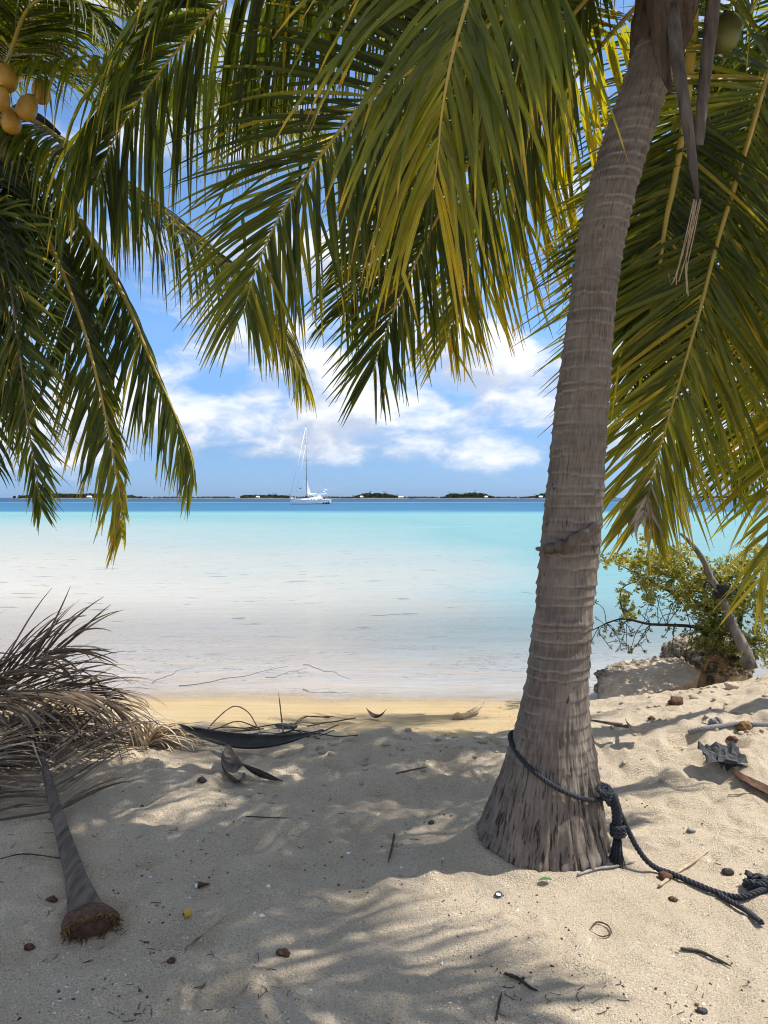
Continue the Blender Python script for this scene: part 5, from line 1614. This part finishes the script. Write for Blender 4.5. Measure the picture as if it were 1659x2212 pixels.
lump('coconut_husk', 1436, 1898, .030, 11, M_HUSK, 'brown husk lump under the black rope', 'husk')
lump('husk_shell', 1572, 1888, .024, 12, M_DARKWOOD, 'black cracked nut shell on sunny sand near right edge', 'husk')
lump('seed_pod', 1494, 1798, .020, 13, M_GREYWOOD, 'small brown seed pod alone on the bright sand', 'seed pod')
lump('coconut_husk', 1455, 2006 - 60, .018, 14, M_HUSK, 'small brown husk just below the slack black rope', 'husk')
lump('fibre_lump', 1607, 1580, .045, 15, M_FRAY, 'shaggy brown fibre lump beside the old grey rope', 'husk', .8)
lump('fibre_lump', 1582, 1600, .028, 16, M_HUSK, 'small dark fibre clump below the old grey rope', 'husk')
lump('nut', 1408, 1556, .026, 17, M_HUSK, 'round dark brown nut high on the sunny bank', 'nut')
lump('stone', 1580, 1488, .055, 18, M_ROCK, 'pale coral stone near the top of the bank', 'stone')
lump('root_tuft', 1460, 1524, .05, 19, M_HUSK, 'dark root tuft sticking out of the bank below the boulder', 'root', .8)
lump('bark_chip', 1566, 2126, .022, 20, M_DARKWOOD, None, None) if False else None
lump('stone', 1518, 2188, .016, 21, M_CHAR, 'small black stone in the bottom right corner', 'stone')
lump('nut', 932, 1780, .016, 22, M_DARKWOOD, 'black husk bit left of the big palm foot', 'husk')
lump('nut', 672, 2044 - 40, .0, 23, M_HUSK, None, None) if False else None
lump('husk_shell', 612, 2066, .022, 24, M_HUSK, 'split dark husk right of the straw coloured stick', 'husk')
lump('husk_shell', 112, 1946, .022, 25, M_HUSK, 'reddish brown husk just left of the grey stalk', 'husk')
lump('nut', 64, 2054, .018, 26, M_HUSK, 'rust brown nut shell near the left edge below the stalk', 'nut')
lump('nut', 370, 2082, .014, 27, M_HUSK, 'small orange brown seed touching the thin stick end', 'seed')
lump('nut', 436, 1688, .024, 28, M_DARKWOOD, 'dark husk bits by the dry frond tips', 'husk')
lump('seaweed', 618, 1574, .075, 29, M_CHAR, 'clump of black seaweed on the yellow beach', 'seaweed', .3)
lump('dry_husk', 990, 1554, .045, 30, M_TAN, 'tan husk with dark hollow at the crest of the sand', 'husk', .8)
canoe('dry_leaf', hit(1000, 1556) + (0, 0, .02), hit(1048, 1538) + (0, 0, .06), .03, .02, M_TAN, 'pale curled leaf on the sand crest left of the stem', 'leaf', .01, .02)
canoe('dry_leaf', hit(792, 1552) + (0, 0, .02), hit(834, 1558) + (0, 0, .03), .025, .02, M_DRYSTALK, 'small boat shaped husk on the yellow beach', 'leaf', .01, .05)

# scrap of charred bark on the bank
scrap = empty('charred_scrap')
c = hit(1562, 1650)
r5 = np.random.default_rng(15)
for k, (dx, dz, w_, h_, m_, nm) in enumerate(((-.02, .075, .20, .085, M_CHAR, 'flake'), (.03, .03, .14, .06, M_CHAR, 'flake'), (.02, .0, .07, .10, M_PALEBARK, 'ash_flake'))):
    n = 9
    V = []
    for s in (0, .012):
        for i in range(n):
            for j in range(5):
                V.append(c + np.array((dx + (i / (n - 1) - .5) * w_ + r5.normal() * .006, .02 * k - .03 + s + (j / 4 - .5) * .12, dz * .7 + (j / 4 - .35) * h_ * .55 + r5.normal() * .010 + (.02 * r5.normal() if j == 4 else 0))))
    m = n * 5
    F = []
    for s in (0, 1):
        for i in range(n - 1):
            for j in range(4):
                f = (s * m + i * 5 + j, s * m + (i + 1) * 5 + j, s * m + (i + 1) * 5 + j + 1, s * m + i * 5 + j + 1)
                F.append(f if not s else f[::-1])
    bd = [i * 5 for i in range(n)] + [(n - 1) * 5 + j for j in range(1, 5)] + [i * 5 + 4 for i in range(n - 2, -1, -1)] + [j for j in range(3, 0, -1)]
    for a_, b_ in zip(bd, bd[1:] + bd[:1]):
        F.append((a_, b_, m + b_, m + a_))
    obj(nm, V, F, m_, scrap, False)
tag(scrap, 'charred grey scrap of bark standing on the sunny bank', 'bark')

# fruit, bottle cap, leaf, shells
nutp = hit(405, 1984)
fruit = empty('yellow_fruit')
V, F = icosphere(3)
obj('skin', V * (.0165, .0165, .0155) + nutp + (0, 0, .013), F, M_FRUIT, fruit)
obj('hole', V[:] * .0045 + nutp + (-.011, -.011, .016), F, M_DARKWOOD, fruit)
tag(fruit, 'small yellow fruit with dark hole on the dappled sand', 'fruit')
cap = empty('bottle_cap')
c = hit(1077, 1939)
mb = MB()
ring = [c + np.array((.0125 * math.cos(t_), .0125 * math.sin(t_) * .95, .007 + .003 * math.sin(t_))) for t_ in np.linspace(0, 2 * math.pi, 25)]
mb.tube(ring, .0028, 6, cap=False); mb.build('rim', M_BLACK, cap)
V = [c + (0, 0, .006)] + [c + np.array((.0115 * math.cos(t_), .011 * math.sin(t_), .006 + .003 * math.sin(t_))) for t_ in np.linspace(0, 2 * math.pi, 20, endpoint=False)]
obj('liner', V, [(0, i + 1, (i + 1) % 20 + 1) for i in range(20)], M_SHELL, cap, False)
tag(cap, 'small black bottle cap with white inside in front of the palm foot', 'bottle cap')
c = hit(1178, 1911)
V, F = [], []
for i in range(9):
    q = i / 8
    ww = .011 * math.sin(math.pi * q) ** .7 + .0005
    for j in (-1, 0, 1):
        V.append(c + np.array(((q - .5) * .05, j * ww, .012 + .004 * abs(j) + .004 * math.sin(q * 3))))
for i in range(8):
    F += [(3 * i, 3 * i + 1, 3 * i + 4, 3 * i + 3), (3 * i + 1, 3 * i + 2, 3 * i + 5, 3 * i + 4)]
o = obj('green_leaf', V, F, M_GREEN); tag(o, 'single fresh green leaf lying in front of the palm foot', 'leaf')
hs = empty('snail_shell')
c = hit(436, 1921)
mb = MB()
for k in range(9):
    a_ = k / 8
    mb.tube([c + np.array((-.012 + .036 * a_ - .003, .008 * a_, .012)), c + np.array((-.012 + .036 * a_ + .003, .008 * a_, .012))], [.013 * (1 - .75 * a_), .011 * (1 - .75 * a_)], 10)
mb.build('whorl', M_HUSK, hs)
obj('lip', icosphere(2)[0] * (.010, .009, .010) + c + (-.018, -.003, .010), icosphere(2)[1], M_SHELL, hs)
tag(hs, 'striped brown snail shell in a small hollow of the sand', 'shell')
for k, (x, y, lab) in enumerate(((566, 1982, 'bright white shell fragment right of the yellow fruit'), (580, 1917, 'white shell chip on the lit edge of the palm shadow'), (754, 1846, 'tiny white shell chip in the shaded strip'))):
    lump('shell_chip', x, y, .010, 50 + k, M_SHELL, lab, 'shell', .5)

# submerged sticks near the water's edge
for k, (pts, r_, lab) in enumerate((
        (((655, 1432), (700, 1444), (758, 1462)), .010, 'dark straight stick lying under the clear shallows'),
        (((650, 1487), (710, 1493), (792, 1503)), .014, 'long dark stick at the waterline below the shallows'),
        (((385, 1475), (450, 1470), (560, 1448), (625, 1436)), .010, 'long thin branch under water reaching out from the left heap'),
        (((330, 1470), (380, 1448), (420, 1436)), .008, 'short branch under water near the heap of dry fronds'),
        (((575, 1462), (620, 1450), (660, 1440)), .008, 'short twig under water among dark weed'))):
    p = []
    for (x, y) in pts:
        q = ray(x, y); t_ = (H - (WATER_Z + .004)) / -q[2]
        p.append(np.array((q[0] * t_, q[1] * t_, WATER_Z - .016)))
    p = catmull(p, 14) + np.column_stack([.02 * np.sin(np.arange(14) * 1.7 + k), .05 * np.sin(np.arange(14) * .9 + 2 * k), np.zeros(14)])
    mb = MB(); mb.tube(p, r_ * .6 * np.linspace(1, .4, 14), 6)
    o = mb.build('drowned_stick', M_DARKWOOD); tag(o, lab, 'stick')
# ================================================================== LITTER and GRIT on the sand
def scatter_px(n, r, ylo=1515, yhi=2212):
    out = []
    while len(out) < n:
        x = r.uniform(-60, 1720); y = ylo + (yhi - ylo) * r.random() ** .8
        q = ray(x, y); t_ = (H + (.12 if y < 1585 else 0)) / -q[2]
        px, py = q[0] * t_, q[1] * t_
        if math.hypot(px - PALM_X, py - PALM_Y) < .36 or py > 6.9:
            continue
        out.append((px, py))
    a_ = np.array(out)
    return np.column_stack([a_, height(a_[:, 0], a_[:, 1])])


r7 = np.random.default_rng(70)
pts = scatter_px(900, r7)
pts = pts[vnoise(pts[:, 0] * 2.2, pts[:, 1] * 2.2, 91) + .35 * vnoise(pts[:, 0] * 7, pts[:, 1] * 7, 92) > .08]
mb = MB()
ico, icf = icosphere(1)
for p in pts:
    s = r7.uniform(.002, .0065) * (1 + .6 * (r7.random() < .1))
    V = (ico * (1 + .5 * r7.normal(size=(len(ico), 1)) * .4)) * np.array((1, r7.uniform(.4, 1), .5)) * s
    M = np.array(Matrix.Rotation(r7.uniform(0, 6.28), 3, 'Z'))
    mb.add(V @ M.T + p + (0, 0, s * .3), icf)
tws = scatter_px(420, r7)
for p in tws[vnoise(tws[:, 0] * 1.8, tws[:, 1] * 1.8, 93) > .03]:
    L = r7.uniform(.010, .045); an = r7.uniform(0, 6.28)
    e = np.array((math.cos(an), math.sin(an), 0)) * L
    q = np.array([p, p + e * .5 + np.array((r7.uniform(-.01, .01), r7.uniform(-.01, .01), 0)), p + e])
    q[:, 2] = height(q[:, 0], q[:, 1]) + .003
    mb.tube(q, r7.uniform(.0007, .0016), 4)
o = mb.build('litter', M_LITTER); o['kind'] = 'stuff'; o['label'] = 'dark husk crumbs and twig bits scattered over the sand'; o['category'] = 'litter'
mb = MB()
tet = np.array([(1, 1, 1), (-1, -1, 1), (-1, 1, -1), (1, -1, -1), (0.4, -.9, .8)]) * .6
tf = [(0, 1, 2), (0, 3, 1), (0, 2, 3), (1, 3, 2)]
P5 = scatter_px(5200, r7)
ss = r7.uniform(.0012, .0042, len(P5)) * np.where(r7.random(len(P5)) < .06, 2.0, 1)
Vg = P5[:, None, :] + (tet[None, :4] + r7.normal(size=(len(P5), 4, 3)) * .35) * ss[:, None, None]
Fg = (np.arange(len(P5))[:, None, None] * 4 + np.array(tf)[None]).reshape(-1, 3)
o = obj('coral_grit', Vg.reshape(-1, 3), Fg, M_GRIT, None, False); o['kind'] = 'stuff'; o['label'] = 'pale coral grit and shell crumbs strewn over the beach'; o['category'] = 'grit'

mb = MB()
r8 = np.random.default_rng(88)
ico2, icf2 = icosphere(2)
for k in range(260):
    if k < 170:
        x, y = 1.15 + 1.9 * r8.random() ** .7, r8.uniform(4.0, 5.9)
    else:
        x, y = r8.uniform(-.4, 1.2), r8.normal(4.55, .25)
    s_ = r8.uniform(.006, .022) * (1 + (r8.random() < .08))
    V = ico2 * (1 + noise3(ico2 + r8.uniform(0, 9, 3), 1.7, 5)[:, None] * .7) * np.array((1, .9, .6)) * s_
    mb.add(V + (x, y, float(height(x, y)) + s_ * .15), icf2)
o = mb.build('sand_clods', M_SAND); o['kind'] = 'stuff'; o['label'] = 'crumbly sand clods on the crest and the sunny bank'; o['category'] = 'sand'

# ------------------------------------------------------------------ put each Empty at its thing's base
for o in [x for x in COL.objects if x.type == 'EMPTY' and x.location.length < 1e-6]:
    lo = np.full(3, 1e9); hi = -lo
    for ch in o.children:
        v = np.empty(len(ch.data.vertices) * 3, dtype=np.float32)
        ch.data.vertices.foreach_get('co', v)
        v = v.reshape(-1, 3)
        lo = np.minimum(lo, v.min(0)); hi = np.maximum(hi, v.max(0))
    tr_ = [ch for ch in o.children if ch.name.startswith('trunk')]
    if tr_:
        b = np.array(tr_[0].data.vertices[0].co[:])
    else:
        b = np.array(((lo[0] + hi[0]) / 2, (lo[1] + hi[1]) / 2, lo[2]))
    o.location = b
    for ch in o.children:
        ch.matrix_parent_inverse = Matrix.Translation(-Vector(b))
